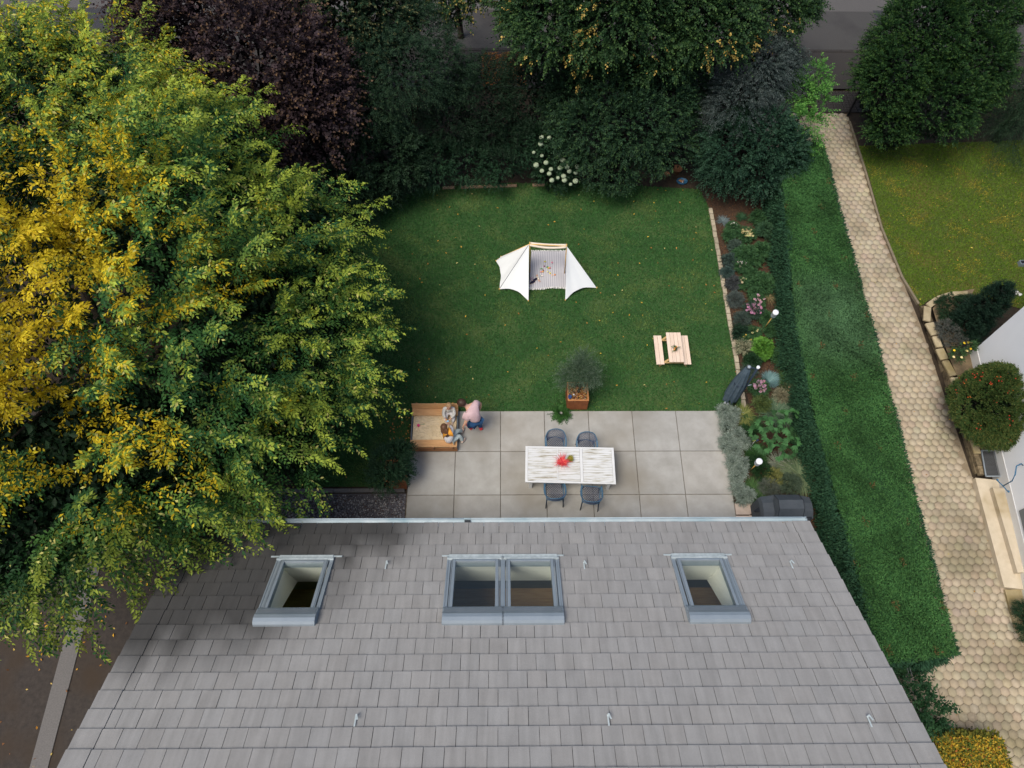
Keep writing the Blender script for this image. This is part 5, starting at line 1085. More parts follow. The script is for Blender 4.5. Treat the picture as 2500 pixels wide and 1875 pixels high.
spruce((17.6, 19.6), 6.0, 2.3, 28, 'dark spruce with drooping branches at the right edge of the photo')
# conical juniper by the white wall
JB = [sph((13.95, 11.55, .5), .50, .5), sph((13.98, 11.6, 1.0), .46, .6), sph((14.0, 11.62, 1.6), .38, .6), sph((14.02, 11.64, 2.05), .24, .35)]
veg('juniper', 'dense dark upright juniper leaning over at the corner of the white house', 'conifer', (13.95, 11.6), JB, 29, D, (.05, .7, 4), nclump=420, cr=.06, per=10, K=7, SL=.13, LL=.05, LW=.016, colf=pal((.012, .034, .022), (.026, .058, .034)), up=.7, core=1500, corecol=(.006, .014, .009), droop=.05)
veg('ground_cover_shrub', 'low dark shrub inside the curved stone border left of the juniper', 'shrub', at(2330, 765, .35), [sph(at(2325, 750, .45), .42, .22), sph(at(2360, 750, .45), .38, .24), sph(at(2325, 780, .40), .30, .2)], 30, D, None, nclump=180, cr=.05, SL=.12, LL=.04, LW=.018, K=7, colf=pal((.016, .042, .02), (.03, .065, .028)), core=500, corecol=(.008, .018, .01))
veg('heather_shrub', 'grey green heather below the juniper and beside the coping stones', 'shrub', at(2320, 825, .35), [sph(at(2318, 815, .45), .30, .22), sph(at(2335, 840, .42), .27, .2), sph(at(2305, 800, .42), .2, .2)], 32, D, None, nclump=120, cr=.05, SL=.12, LL=.035, LW=.010, K=9, colf=pal((.07, .085, .075), (.12, .13, .11), (.17, .14, .13), .3), core=300, corecol=(.02, .03, .02))
rz = veg('rose_bush', 'small rose bush with yellow blooms at the foot of the white wall', 'shrub', at(2350, 850, .35), [sph(at(2362, 845, .75), .17, .2), sph(at(2335, 868, .6), .16, .18), sph(at(2352, 838, .7), .12, .15)], 33, D, (.012, .5, 6), nclump=34, cr=.06, per=4, K=6, SL=.14, LL=.06, LW=.035, colf=pal((.03, .075, .03), (.06, .12, .04)), inner=.6)
for (px, py, c) in [(2355, 837, (.75, .50, .02)), (2365, 836, (.78, .55, .05)), (2373, 837, (.72, .55, .32)), (2370, 851, (.78, .48, .02)), (2361, 856, (.78, .62, .25)), (2330, 855, (.75, .50, .02)), (2329, 871, (.78, .62, .3)), (2348, 872, (.75, .62, .3))]:
    p = at(px, py, .85); mb = MB(); rb = random.Random(px)
    for k in range(7): a = k*2.4; mb.ball((p.x+.018*math.cos(a)*(k > 0), p.y+.018*math.sin(a)*(k > 0), p.z-.006*(k > 0)), (.022, .022, .018), 4, c)
    mb.build('bloom', 'attr', rz)
# round shrub with red berries
RBc = at(2425, 985, 1.35)
rbx = veg('berry_shrub', 'big rounded clipped shrub dotted with red berries in front of the white wall', 'shrub', (RBc.x, RBc.y), [(RBc.x, RBc.y, 1.15, .98, 1.02, .95), (RBc.x+.15, RBc.y+.45, 1.35, .7, .6, .75), (RBc.x+.1, RBc.y-.35, 1.0, .85, .75, .85)], 34, D, None, nclump=2300, cr=.05, per=8, K=6, SL=.10, LL=.042, LW=.022, colf=pal((.035, .075, .020), (.070, .120, .032), (.15, .15, .04), .3), core=9000, corecol=(.008, .016, .008), inner=.1, up=.1, out=1.2, rnd=.5, droop=.1)
rng = np.random.default_rng(35); p, n = blobpts(rng, [(RBc.x, RBc.y, 1.15, 1.06, 1.08, 1.02)], 40, .03, .05); mb = MB()
for q in p:
    if rng.random() < .9:
        for k in range(rng.integers(1, 6)): d = rng.normal(size=3)*.045; mb.ball((q[0]+d[0], q[1]+d[1], q[2]+d[2]), .017, 3, (.50, .035, .015) if rng.random() < .7 else (.55, .14, .02))
o = mb.build('berries', 'attrshiny', rbx); o['kind'] = 'stuff'
o = veg('privet_shrub', 'dark shrub cut off by the right edge below the entrance steps', 'shrub', at(2505, 1500, .3), [sph(at(2512, 1500, .4), .3, .3), sph(at(2520, 1540, .4), .3, .3)], 36, D, None, nclump=120, cr=.05, SL=.1, LL=.04, LW=.02, K=6, colf=pal((.015, .04, .02), (.03, .07, .03)), core=300)
# white flowering stalk at the house corner
p = at(2478, 712, .9); o = thing('white_roses', 'white rose blooms between juniper and the white house corner', 'flowers', (p.x, p.y, 0)); 
for dx, dy in ((-.08, .06), (.05, .0), (.12, -.1), (-.02, -.08)):
    mb = MB(); mb.tube([(p.x, p.y, 0), (p.x+dx, p.y+dy, .88)], .008, 5, (.05, .1, .03)); [mb.ball((p.x+dx+.03*math.cos(k*2.1), p.y+dy+.03*math.sin(k*2.1), .9), (.035, .035, .03), 4, (.7, .68, .62)) for k in range(4)]; mb.build('bloom', 'attr', o)

# ---- clipped hedges: flat top, leafy sides
def hedge(name, lab, poly, h, n_top, n_side, c1, c2, seed, LL=.045, LW=.02, tip=None, jitter=.03, sidec=None, hv=None, patch=None, lean=.05, side_rough=.065):
    rng = np.random.default_rng(seed); P = np.array([(q[0], q[1]) for q in poly]); cen = P.mean(0); t = thing(name, lab, 'hedge', (cen[0], cen[1], 0))
    q = rng.uniform(P.min(0), P.max(0), (n_top*3, 2)); q = q[inside(q, poly)][:n_top]; n = len(q)
    hz = h+.03*np.sin(q[:, 0]*3+q[:, 1]*1.1)+.03*np.sin(q[:, 1]*.8)+.022*np.sin(q[:, 0]*9+np.sin(q[:, 1]*6)*2)*np.sin(q[:, 1]*7.3)+rng.normal(size=n)*jitter
    dz = unit(np.stack([rng.normal(size=n)*.6, rng.normal(size=n)*.6, rng.uniform(.15, .8, n)], 1)); nr = unit(rng.normal(size=(n, 3))*.7+[0, 0, 1])
    col = mixc(c1, c2, rng.random(n))
    if patch is not None: col = patch(rng, q, col)
    L = rng.uniform(.7, 1.3, n)*LL; b = np.stack([q[:, 0], q[:, 1], hz-LL*.6], 1)
    V, Fc, cc = leafgeo(b, dz, nr, L, L*LW/LL, col)
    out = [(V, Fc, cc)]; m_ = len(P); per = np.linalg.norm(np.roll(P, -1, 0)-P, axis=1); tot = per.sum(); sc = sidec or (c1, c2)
    for i in range(m_):
        k = int(n_side*per[i]/tot); a, b2 = P[i], P[(i+1) % m_]; e = (b2-a)/per[i]; no = np.array([e[1], -e[0]]); 
        u = rng.random(k); z = h*rng.random(k)**.85; bulge = side_rough*(.25 if no[0] > .5 else 1)*(np.sin(u*per[i]*2.3+z*2)+np.sin(u*per[i]*5.1-z*3.7)*.6+np.sin(u*per[i]*9.7+z*6)*.35)
        pos = a[None]+e[None]*(u*per[i])[:, None]+no[None]*(bulge+lean*(-.6 if no[0] > .5 else 1)*(1-z/h)+rng.normal(size=k)*(.02 if no[0] > .5 else .05))[:, None]
        base = np.stack([pos[:, 0], pos[:, 1], z], 1); d = unit(np.stack([no[0]+rng.normal(size=k)*.7, no[1]+rng.normal(size=k)*.7, rng.normal(size=k)*.6+.3], 1)); nn = unit(rng.normal(size=(k, 3))*.6+[no[0]*.5, no[1]*.5, .8]); L = rng.uniform(.7, 1.4, k)*LL*1.3
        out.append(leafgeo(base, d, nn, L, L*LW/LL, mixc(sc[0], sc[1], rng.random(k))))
    off = 0; Vs = []; Fs = []; Cs = []
    for V, Fc, cc in out: Vs.append(V); Fs.append(Fc+off); Cs.append(cc); off += len(V)
    npmesh('foliage', np.concatenate(Vs), np.concatenate(Fs), LEAFM, t, np.concatenate(Cs))
    ins = [(cen[0]+(x-cen[0])*.97*(1 if abs(x-cen[0]) > 2 else .93), cen[1]+(y-cen[1])*.985) for x, y in P]
    ins = [(x+(cen[0]-x)*.06 if True else x, y) for x, y in ins]
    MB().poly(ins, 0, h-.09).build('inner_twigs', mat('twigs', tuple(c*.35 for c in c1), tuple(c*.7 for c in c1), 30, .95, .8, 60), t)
    return t
HH = 1.4; HL = [tuple(at(px, py, HH)[:2]) for px, py in ((2150, 1622), (2243, 1612), (2338, 1598), (2249, 1266), (2185, 1010), (2125, 780), (2060, 545), (2008, 350), (1930, 345), (1908, 430), (1921, 542), (1944, 791), (1989, 1017), (2091, 1390))]
def hp(rng, q, col):
    k = np.exp(-(((q[:, 1]-11.2)/1.5)**4)-((q[:, 0]-9.5)/1.2)**4)[:, None]*.55; return col*(1-k)+np.array([[.10, .19, .10]])*k
def hnoise(rng, q, col):
    col = hp(rng, q, col); nz = np.sin(q[:, 0]*2.7+1.5*np.sin(q[:, 1]*1.9))*np.sin(q[:, 1]*2.3+1.2*np.sin(q[:, 0]*2)); n2 = np.sin(q[:, 0]*9+2*np.sin(q[:, 1]*7))*np.sin(q[:, 1]*8.3+q[:, 0]*3); col = col*(1+.28*nz[:, None]+.15*n2[:, None]); br = ((np.sin(q[:, 0]*5.7+q[:, 1]*.7)*np.sin(q[:, 1]*3.1+1)) > .93)&(rng.random(len(q)) < .35); return np.where(br[:, None], np.array([[.16, .10, .04]]), col)
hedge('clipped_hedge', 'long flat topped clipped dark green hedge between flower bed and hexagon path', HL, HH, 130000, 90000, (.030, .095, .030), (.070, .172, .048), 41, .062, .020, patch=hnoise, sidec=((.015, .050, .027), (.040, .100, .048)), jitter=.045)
def yp(rng, q, col):
    n = len(q); s = rng.random(n); return np.where((s < .45)[:, None], mixc((.42, .26, .02), (.55, .38, .05), rng.random(n)), np.where((s > .93)[:, None], np.array([[.35, .12, .03]]), col))
hedge('yellow_hedge', 'yellow and green mottled clipped hedge at the bottom right corner', [(9.62, -2.5), (11.15, -2.5), (11.1, .42), (9.62, .46)], 1.0, 16000, 12000, (.07, .11, .02), (.20, .20, .035), 42, .06, .035, patch=yp, sidec=((.07, .10, .02), (.22, .18, .03)), side_rough=.03, lean=.03)
veg('vine_shrub', 'leafy green shrub climbing the wire fence beside the roof edge', 'shrub', (9.2, .9), [PB(2230, 1720, .9, .45, .4), PB(2270, 1740, .9, .36, .35), PB(2200, 1770, .8, .4, .4), PB(2215, 1665, .8, .28, .35), PB(2265, 1790, .5, .3, .4)], 43, D, (.03, .5, 6), nclump=130, cr=.14, per=4, K=7, SL=.30, LL=.09, LW=.06, colf=pal((.018, .055, .024), (.038, .098, .036)), inner=.5, droop=.4)
# yew-ish shrubs under the big tree and at the left planter
veg('bay_shrub', 'dark glossy shrub growing in the rusty planter at the left end of the patio', 'shrub', (-2.9, 6.95), [PB(955, 1130, 1.1, .42, .4), PB(975, 1110, .9, .33, .35), PB(940, 1165, .9, .36, .35), PB(985, 1150, .8, .2, .3)], 44, D, (.03, .9, 6), nclump=140, cr=.08, per=7, K=8, SL=.2, LL=.06, LW=.026, colf=pal((.014, .040, .020), (.03, .072, .034)), core=300, corecol=(.008, .02, .01))
veg('low_shrub', 'dark low shrub at the back left lawn corner under the tree tips', 'shrub', (-4.3, 15.6), [PB(880, 520, .5, .6, .5), PB(950, 470, .5, .6, .5), PB(830, 480, .9, .8, .8)], 45, D, None, nclump=170, LL=.06, LW=.03, SL=.22, colf=pal((.012, .034, .018), (.024, .055, .028)), core=500, corecol=(.008, .02, .01))

# ---- flower bed plants
def tuft(px, py, r, L, n, c1, c2, lab, seed, wd=.010, droop=.8, up=.7, name='ornamental_grass', z=0.02):
    p = at(px, py, L*.35); t = thing(name, lab, 'plant', (p.x, p.y, 0)); V, Fc, col = blades(np.random.default_rng(seed), (p.x, p.y), r, L, n, tuple(c*1.5 for c in c1), tuple(c*1.6 for c in c2), wd*1.5, droop, 1, up, z0=z); npmesh('blades', V, Fc, BLADE, t, col); return t
def bush(px, py, r, h, lab, c1, c2, seed, tip=None, LL=.045, LW=.025, n=90, SL=.13, name='shrub', m=None, K=7, inner=.5, flowers=None, ry=None, **kw):
    p = at(px, py, h*.7); t = thing(name, lab, 'plant', (p.x, p.y, 0)); rng = np.random.default_rng(seed)
    crown(rng, 'foliage', t, [(p.x, p.y, h*.55, r, ry or r, h*.5)], n, .05, 6, K, SL, LL, LW, pal(c1, c2, tip, .5), inner=inner, zmin=-.1, **kw)
    if flowers:
        c, k, fr = flowers; mb = MB()
        for _ in range(k):
            a = rng.uniform(0, 2*PI); q = math.sqrt(rng.random())*r*.95; x, y, z = p.x+math.cos(a)*q, p.y+math.sin(a)*q, h+.02+rng.uniform(-.03, .05)
            for j in range(6): b = j*1.05; mb.ball((x+math.cos(b)*fr*.6, y+math.sin(b)*fr*.6, z-.3*fr*(j > 0)), (fr*.5, fr*.5, fr*.35), 3, tuple(cc*rng.uniform(.8, 1.15) for cc in c))
        mb.build('blossom', 'attr', t)
    return t
G1, G2 = (.030, .080, .034), (.065, .15, .055)
tuft(1766, 537, .05, .30, 150, (.06, .085, .09), (.11, .14, .14), 'small blue grey grass tuft at the street end of the flower bed', 51)
tuft(1812, 528, .05, .30, 140, (.012, .035, .018), (.025, .06, .025), 'dark green tuft right of the blue grey one near the back of the bed', 52)
bush(1823, 572, .22, .30, 'sedum with broad creamy yellow flower heads near the back of the bed', G1, G2, 53, flowers=((.48, .42, .20), 26, .045))
bush(1780, 575, .14, .25, 'small green plant left of the creamy yellow sedum', G1, G2, 54)
bush(1868, 560, .18, .45, 'upright green plant between creamy sedum and hedge', (.03, .075, .04), (.06, .13, .06), 55, LL=.07, LW=.03)
bush(1826, 625, .42, .35, 'broad green shrub in the middle back part of the bed', G1, G2, 56, n=210, ry=.34, LL=.06, LW=.035)
bush(1782, 635, .16, .28, 'blue green herb at the stone edging beside the broad green shrub', (.04, .07, .06), (.07, .11, .09), 57)
bush(1808, 648, .13, .30, 'little plant with a few white flowers near the stone edging', G1, G2, 58, flowers=((.66, .58, .52), 8, .04))
bush(1862, 690, .30, .35, 'dark green leafy shrub before the hedge in the middle of the bed', G1, G2, 59, n=150, LL=.07, LW=.045)
bush(1790, 690, .15, .28, 'purplish green sage clump left of the pale yellow flowers', (.05, .055, .06), (.08, .09, .085), 60)
bush(1812, 690, .11, .28, 'plant with pale yellow flat flowers', G1, G2, 61, flowers=((.50, .48, .24), 10, .04))
bush(1795, 730, .22, .25, 'grey lavender clump above the pink sedum', (.07, .09, .085), (.12, .15, .13), 62, LW=.010, LL=.05, n=120)
bush(1838, 758, .24, .33, 'sedum with mauve pink flower heads in the middle of the bed', (.03, .06, .04), (.06, .10, .07), 63, flowers=((.42, .20, .29), 30, .042))
tuft(1878, 718, .06, .45, 130, (.12, .10, .05), (.22, .18, .09), 'wispy straw coloured grass between dark shrub and hedge', 64, wd=.007)
bush(1812, 780, .20, .25, 'grey green clump just below the pink sedum', (.05, .075, .065), (.09, .125, .10), 65, LW=.012)
bush(1808, 812, .20, .30, 'very dark green round clump at the stone edging', (.012, .034, .02), (.024, .055, .03), 66)
bush(1818, 845, .20, .32, 'cream variegated plant beside the lime green one', (.10, .13, .08), (.28, .28, .17), 67, tip=(.40, .38, .24), LL=.04)
bush(1862, 848, .22, .48, 'bright lime green broad leaved shrub in the bed', (.06, .17, .025), (.12, .27, .04), 68, LL=.09, LW=.07, n=80)
tuft(1910, 790, .08, .55, 170, (.05, .07, .04), (.11, .12, .06), 'thin wispy grass beside the hedge above the lime green shrub', 69, wd=.006, droop=.5)
bush(1880, 805, .14, .25, 'small green plant under the lantern pole near the pink sedum', G1, G2, 70)
tuft(1880, 928, .07, .34, 700, (.07, .14, .14), (.14, .22, .22), 'ball shaped steel blue fescue grass beside the mauve sedum', 71, wd=.008, droop=.3, up=.9)
bush(1854, 947, .20, .34, 'ball shaped sedum with dense mauve flowers beside the blue fescue', G1, G2, 72, flowers=((.44, .24, .32), 34, .045))
tuft(1920, 925, .08, .50, 220, (.02, .05, .02), (.05, .09, .03), 'dark green arching grass between blue fescue and hedge', 73)
bush(1908, 965, .14, .28, 'small cream edged plant below the dark arching grass', (.14, .14, .09), (.30, .27, .17), 74)
tuft(1900, 1005, .14, .60, 520, (.035, .07, .04), (.09, .13, .08), 'wide grey green spiky grass above the fig', 75, wd=.011, droop=.7)
tuft(1945, 985, .12, .55, 300, (.03, .065, .045), (.06, .10, .06), 'blue green spiky grass touching the hedge above the fig', 76, wd=.011)
tuft(1815, 1010, .10, .42, 360, (.06, .08, .02), (.16, .16, .05), 'olive yellow grass at the patio corner beside the silver plants', 77, wd=.009)
def mounds(specs, lab, seed):
    p = at(specs[0][0], specs[0][1], .1); t = thing('santolina', lab, 'plant', (p.x, p.y, 0), 'silver grey plants along the patio edge'); B = [sph(at(x, y, .16), r*.010, .17) for x, y, r in specs]
    crown(np.random.default_rng(seed), 'foliage', t, B, 80*len(B), .09, 6, 9, .13, .034, .012, pal((.14, .19, .15), (.27, .33, .27), (.40, .46, .40), .5), inner=.5, zmin=-.1, core=250*len(B), corecol=(.04, .06, .04))
mounds([(1768, 1006, 13), (1779, 1026, 15), (1772, 1044, 8), (1790, 1010, 8)], 'silver grey santolina nearest the lawn corner on the patio edge', 80)
mounds([(1776, 1078, 14), (1800, 1064, 12), (1788, 1098, 15), (1815, 1082, 8), (1772, 1092, 8)], 'largest silver grey santolina on the patio edge beside the pinwheel', 81)
mounds([(1788, 1130, 10), (1802, 1152, 14), (1812, 1132, 7), (1796, 1166, 8)], 'silver grey santolina on the patio edge left of the lower lantern', 82)
mounds([(1800, 1196, 11), (1824, 1210, 10), (1808, 1218, 9)], 'silver green santolina nearest the grill slabs', 83)
tuft(1845, 1110, .20, .34, 700, (.014, .042, .014), (.035, .085, .022), 'dark green needle like carpet around the pinwheel', 85, wd=.008, droop=.4, up=.8)
tuft(1835, 1035, .16, .36, 420, (.012, .038, .014), (.03, .07, .02), 'dark green tuft between olive grass and pinwheel', 86, wd=.008)
tuft(1845, 1195, .18, .40, 520, (.018, .048, .016), (.05, .095, .03), 'dark green grass clump above the stone slabs beside the grill', 87, wd=.009)
bush(1880, 1190, .22, .28, 'grey green low plant between dark grass and the grill cover', (.08, .10, .08), (.14, .16, .12), 88, LW=.012)
tuft(1960, 1150, .16, .85, 620, (.04, .07, .035), (.12, .15, .08), 'largest fountain shaped ornamental grass above the grill', 89, wd=.012, droop=.9, up=.6)
tuft(1905, 1130, .10, .50, 260, (.10, .12, .09), (.20, .21, .16), 'pale variegated grass left of the largest fountain grass', 90, wd=.010)
tuft(1985, 1100, .12, .60, 300, (.025, .05, .03), (.06, .09, .045), 'dark fountain grass right of the fig against the hedge', 91, wd=.011)
# a few more blooming plants
bush(1790, 555, .12, .3, 'small white flowering plant near the back of the bed', G1, G2, 240, flowers=((.60, .58, .52), 9, .03))
bush(1850, 735, .16, .34, 'pale pink flowering sedum just above the mauve pink one', G1, G2, 241, flowers=((.50, .30, .36), 12, .04))
bush(1822, 830, .12, .3, 'tiny yellow flowers left of the lime green shrub', G1, G2, 242, flowers=((.6, .45, .08), 7, .025))
bush(1930, 955, .18, .3, 'brownish seed heads at the hedge foot right of the mauve sedum', G1, (.12, .12, .06), 243, flowers=((.24, .17, .09), 14, .03))
# more mixed planting between the named ones
for i, (x, y, r, h, lab, c1, c2, kw) in enumerate([
 (1850, 530, .2, .3, 'dark green perennial right of the dark tuft at the back of the bed', G1, G2, {}), (1795, 600, .14, .25, 'grey leaved herb below the small green plant by the edging', (.05, .08, .06), (.09, .13, .1), {}),
 (1862, 610, .22, .4, 'tall green perennial against the hedge beside the broad shrub', G1, G2, dict(LL=.07, LW=.04)), (1835, 670, .18, .3, 'green perennial between white and pale yellow flowers', G1, G2, {}),
 (1775, 665, .14, .22, 'blue green cushion at the stone edging opposite the white flowers', (.04, .08, .07), (.08, .13, .11), dict(LW=.012)), (1845, 715, .16, .25, 'low green plant beside the wispy straw grass', G1, G2, {}),
 (1870, 775, .16, .25, 'mossy green plant right of the pink sedum', G1, G2, {}), (1840, 812, .14, .22, 'small plant with cream flowers above the lime green shrub', G1, G2, dict(flowers=((.50, .45, .22), 8, .035))),
 (1838, 880, .18, .30, 'dark green perennial between lime shrub and parasol', (.014, .04, .018), (.03, .075, .03), {}), (1900, 870, .2, .3, 'loose green perennial against the hedge below the lime shrub', G1, G2, {}),
 (1830, 905, .16, .2, 'low grey green plant behind the parasol mast', (.05, .08, .06), (.1, .14, .1), dict(LW=.012)), (1860, 985, .2, .25, 'yellow green perennial below the mauve sedum', (.05, .09, .03), (.12, .16, .05), {}),
 (1820, 1060, .2, .25, 'dark green mat beside the largest silver plant', (.014, .045, .016), (.03, .08, .026), dict(LW=.010)), (1860, 1150, .22, .3, 'dark green mat right of the lower lantern', (.014, .045, .016), (.03, .08, .026), dict(LW=.010)),
 (1930, 1180, .24, .35, 'grey green perennial touching the far side of the grill cover', (.05, .08, .05), (.1, .14, .09), dict(LW=.014)), (1890, 1165, .16, .25, 'yellowish perennial above the grill cover', (.12, .14, .04), (.24, .24, .08), {}),
 (1955, 1060, .2, .4, 'dark leafy perennial between fig and hedge', G1, G2, {}), (1845, 1130, .14, .3, 'dark needle leaved plant behind the lower lantern', (.014, .045, .016), (.03, .08, .026), dict(LW=.010))]):
    bush(x, y, r, h, lab, c1, c2, 200+i, **kw)
# fig with big lobed leaves
def fig():
    p = at(1895, 1060, .5); t = thing('fig_tree', 'young fig with big lobed green leaves in the bed right of the patio', 'tree', (p.x, p.y, 0)); rng = np.random.default_rng(92)
    limbs(rng, t, (p.x-.1, p.y-.25, 0), [(p.x, p.y, .75, .45, .5, .3)], 12, .025, .3, 'trunk'); Vs = []; Fs = []; Cs = []; off = 0
    cl = [(1868, 1035), (1905, 1015), (1935, 1015), (1880, 1060), (1912, 1060), (1865, 1085), (1935, 1078), (1900, 1100), (1925, 1100), (1850, 1055), (1890, 1035), (1920, 1040)]
    for px, py in cl:
        c = at(px, py, rng.uniform(.7, 1.0))
        for k in range(13):
            a = rng.uniform(0, 2*PI); q = np.array([c.x+math.cos(a)*.13, c.y+math.sin(a)*.13, c.z+rng.uniform(-.12, .06)]); base = rng.uniform(.8, 1.2); colr = np.array([[.050, .135, .045]])*rng.uniform(.6, 1.6)
            for s in (-1.15, -.55, 0, .55, 1.15):
                d = np.array([[math.cos(a+s), math.sin(a+s), -.25+rng.uniform(-.1, .1)]]); L = np.array([.15*base*(1-.28*abs(s))]); V, Fc, cc = leafgeo(q[None], d, np.array([[0, 0, 1.]]), L, L*.42, colr, .08); Vs.append(V); Fs.append(Fc+off); Cs.append(cc); off += len(V)
    npmesh('foliage', np.concatenate(Vs), np.concatenate(Fs), LEAF, t, np.concatenate(Cs))
fig()

# ---- fallen leaves
def within(*boxes): 
    return lambda q, r: np.any([(q[:, 0] > a)&(q[:, 0] < b)&(q[:, 1] > c)&(q[:, 1] < d) for a, b, c, d in boxes], axis=0)
YL = [(.62, .42, .06), (.55, .30, .05), (.60, .50, .20), (.40, .20, .05)]
chips('fallen_leaves', LAWN, 190, YL, 61, z=.055, sz=(.05, .085), label='scattered yellow leaves lying on the big lawn', cat='leaves')
chips('fallen_leaves', [(-12, -1), (-6.9, -1), (-6.9, 5), (-12, 5)], 150, [(.60, .32, .03), (.50, .24, .04), (.62, .45, .12), (.22, .10, .04)], 62, z=.012, sz=(.05, .10), label='yellow leaves scattered on the dark drive left of the house', cat='leaves')
chips('fallen_leaves', [(-.75, 22.2), (.9, 22.2), (.9, 24.0), (-.75, 24.0)], 1500, [(.30, .11, .03), (.38, .17, .05), (.20, .08, .03)], 63, z=.105, sz=(.05, .09), label='patch of orange brown leaves on the pavement behind the shrubs', cat='leaves')
chips('fallen_leaves', [(-7.9, 3.6), (-7.1, 3.6), (-6.9, 4.7), (-7.6, 4.9)], 420, [(.38, .17, .03), (.30, .12, .03), (.45, .22, .05)], 64, z=.012, sz=(.05, .08), label='heap of orange leaves against the house corner under the big tree', cat='leaves')
chips('fallen_leaves', PATH, 110, YL, 65, z=.048, sz=(.03, .06), label='few small yellow leaves on the hexagon path', cat='leaves')
chips('fallen_leaves', [(-3.2, 7.3), (-2.58, 7.3), (-2.58, 9), (-3.2, 9)], 60, [(.35, .15, .04), (.45, .24, .06)], 66, z=.05, sz=(.05, .08), label='brown leaves beside the left board of the sandbox', cat='leaves')
chips('fallen_leaves', NL, 70, [(.5, .34, .04), (.55, .42, .08)], 67, z=.06, sz=(.04, .08), label='yellow leaves dotted over the neighbouring lawn', cat='leaves')
MB().poly([(-10.95, -14), (-10.52, -14), (-10.35, 6), (-10.75, 6)], .0, .03).build('drive_kerb_strip', 'kerb')['kind'] = 'structure'
# ================================================================== PEOPLE
def skel(name, pts, edges, m, parent, sub=1, root=0):
    """pts: list of (x,y,z,r) joints; one continuous skinned surface"""
    L = rootloc(parent); me = bpy.data.meshes.new(name); me.from_pydata([(p[0]-L[0], p[1]-L[1], p[2]-L[2]) for p in pts], edges, []); me.update()
    o = bpy.data.objects.new(name, me); C.objects.link(o); o.parent = parent; me.materials.append(M[m])
    s = o.modifiers.new('skin', 'SKIN'); s.use_smooth_shade = True; s.branch_smoothing = .3
    sv = me.skin_vertices[0].data
    for i, p in enumerate(pts):
        r = p[3]; sv[i].radius = (r, r) if not isinstance(r, tuple) else r
        sv[i].use_root = (i == root)
    o.modifiers.new('smooth', 'SUBSURF').levels = sub; o.modifiers[-1].render_levels = sub
    return o
def chain(a): return [(a[i], a[i+1]) for i in range(len(a)-1)]
def hand(parent, wrist, d, palm_n, s, name='hand', m='skin', pts=None, edges=None, wi=None):
    """adds palm, four fingers and a thumb to a skeleton list, rooted at joint wi"""
    d = Vector(d).normalized(); n = Vector(palm_n).normalized(); sd_ = d.cross(n).normalized(); w_ = Vector(wrist)
    b = len(pts); pts.append((*(w_+d*.045*s), .026*s)); edges.append((wi, b)); pc = w_+d*.075*s
    for k, (o_, L) in enumerate(((-.030, .062), (-.010, .074), (.010, .070), (.030, .055))):
        p0 = pc+sd_*o_*s; p1 = p0+d*L*.45*s+n*.006*s; p2 = p1+d*L*.4*s+n*.022*s
        i = len(pts); pts += [(*p0, .010*s), (*p1, .0085*s), (*p2, .007*s)]; edges += [(b, i), (i, i+1), (i+1, i+2)]
    p0 = w_+d*.03*s+sd_*-.035*s; p1 = p0+(d*.6-sd_*.7).normalized()*.035*s+n*.01*s; i = len(pts); pts += [(*p0, .011*s), (*p1, .009*s)]; edges += [(b, i), (i, i+1)]

def head_parts(t, c, r, fwd, up, s, hairm, hair_fn):
    """eyes, nose, mouth and ears on the body's head, and the hair"""
    f = Vector(fwd).normalized(); u = Vector(up).normalized(); sd_ = f.cross(u).normalized(); c = Vector(c)
    mb = MB()
    for k in (-1, 1): mb.ball(c+f*r*.92+sd_*k*r*.36+u*r*.05, r*.13, 4, (.03, .02, .02))
    mb.build('eyes', 'attr', t)
    mb = MB(); mb.ball(c+f*r*1.05-u*r*.22, (r*.14, r*.14, r*.18), 4, (.60, .33, .22)); [mb.ball(c+sd_*k*r*.98-u*r*.05, (r*.16, r*.16, r*.26), 4, (.60, .33, .22)) for k in (-1, 1)]; mb.build('nose_and_ears', 'attr', t)
    MB().beam(c+f*r*.93-sd_*r*.26-u*r*.52, c+f*r*.93+sd_*r*.26-u*r*.52, r*.08, r*.08, (.45, .12, .10)).build('mouth', 'attr', t)

def haircap(t, c, r, fwd, up, m, front=.35, low=-.25, th=1.10, locks=None):
    f = Vector(fwd).normalized(); u = Vector(up).normalized(); sd_ = f.cross(u).normalized(); f = u.cross(sd_).normalized(); c = Vector(c); n = 22; kk = 12; vs = []; rr_ = random.Random(3)
    for i in range(kk+1):
        for j in range(n):
            a = 2*PI*j/n; lim = math.acos(max(-1, min(1, low+(front-low)*max(0, math.cos(a))**.6 if math.cos(a) > 0 else low))); ph = lim*i/kk; q = 1+rr_.uniform(-.03, .03)
            vs.append(c+(u*math.cos(ph)*1.05+(f*math.cos(a)*1.05+sd_*math.sin(a)*.95)*math.sin(ph))*r*th*q)
    for j in range(n): vs.append(c+(vs[kk*n+j]-c)*.80)
    fs = [(i*n+j, i*n+(j+1) % n, (i+1)*n+(j+1) % n, (i+1)*n+j) for i in range(kk+1) for j in range(n)]
    mb = MB(); mb.add(vs, fs, smooth=True)
    if locks:
        for lk in locks: mb.tube(lk[0], lk[1], 7)
    return mb.build('hair', m, t)

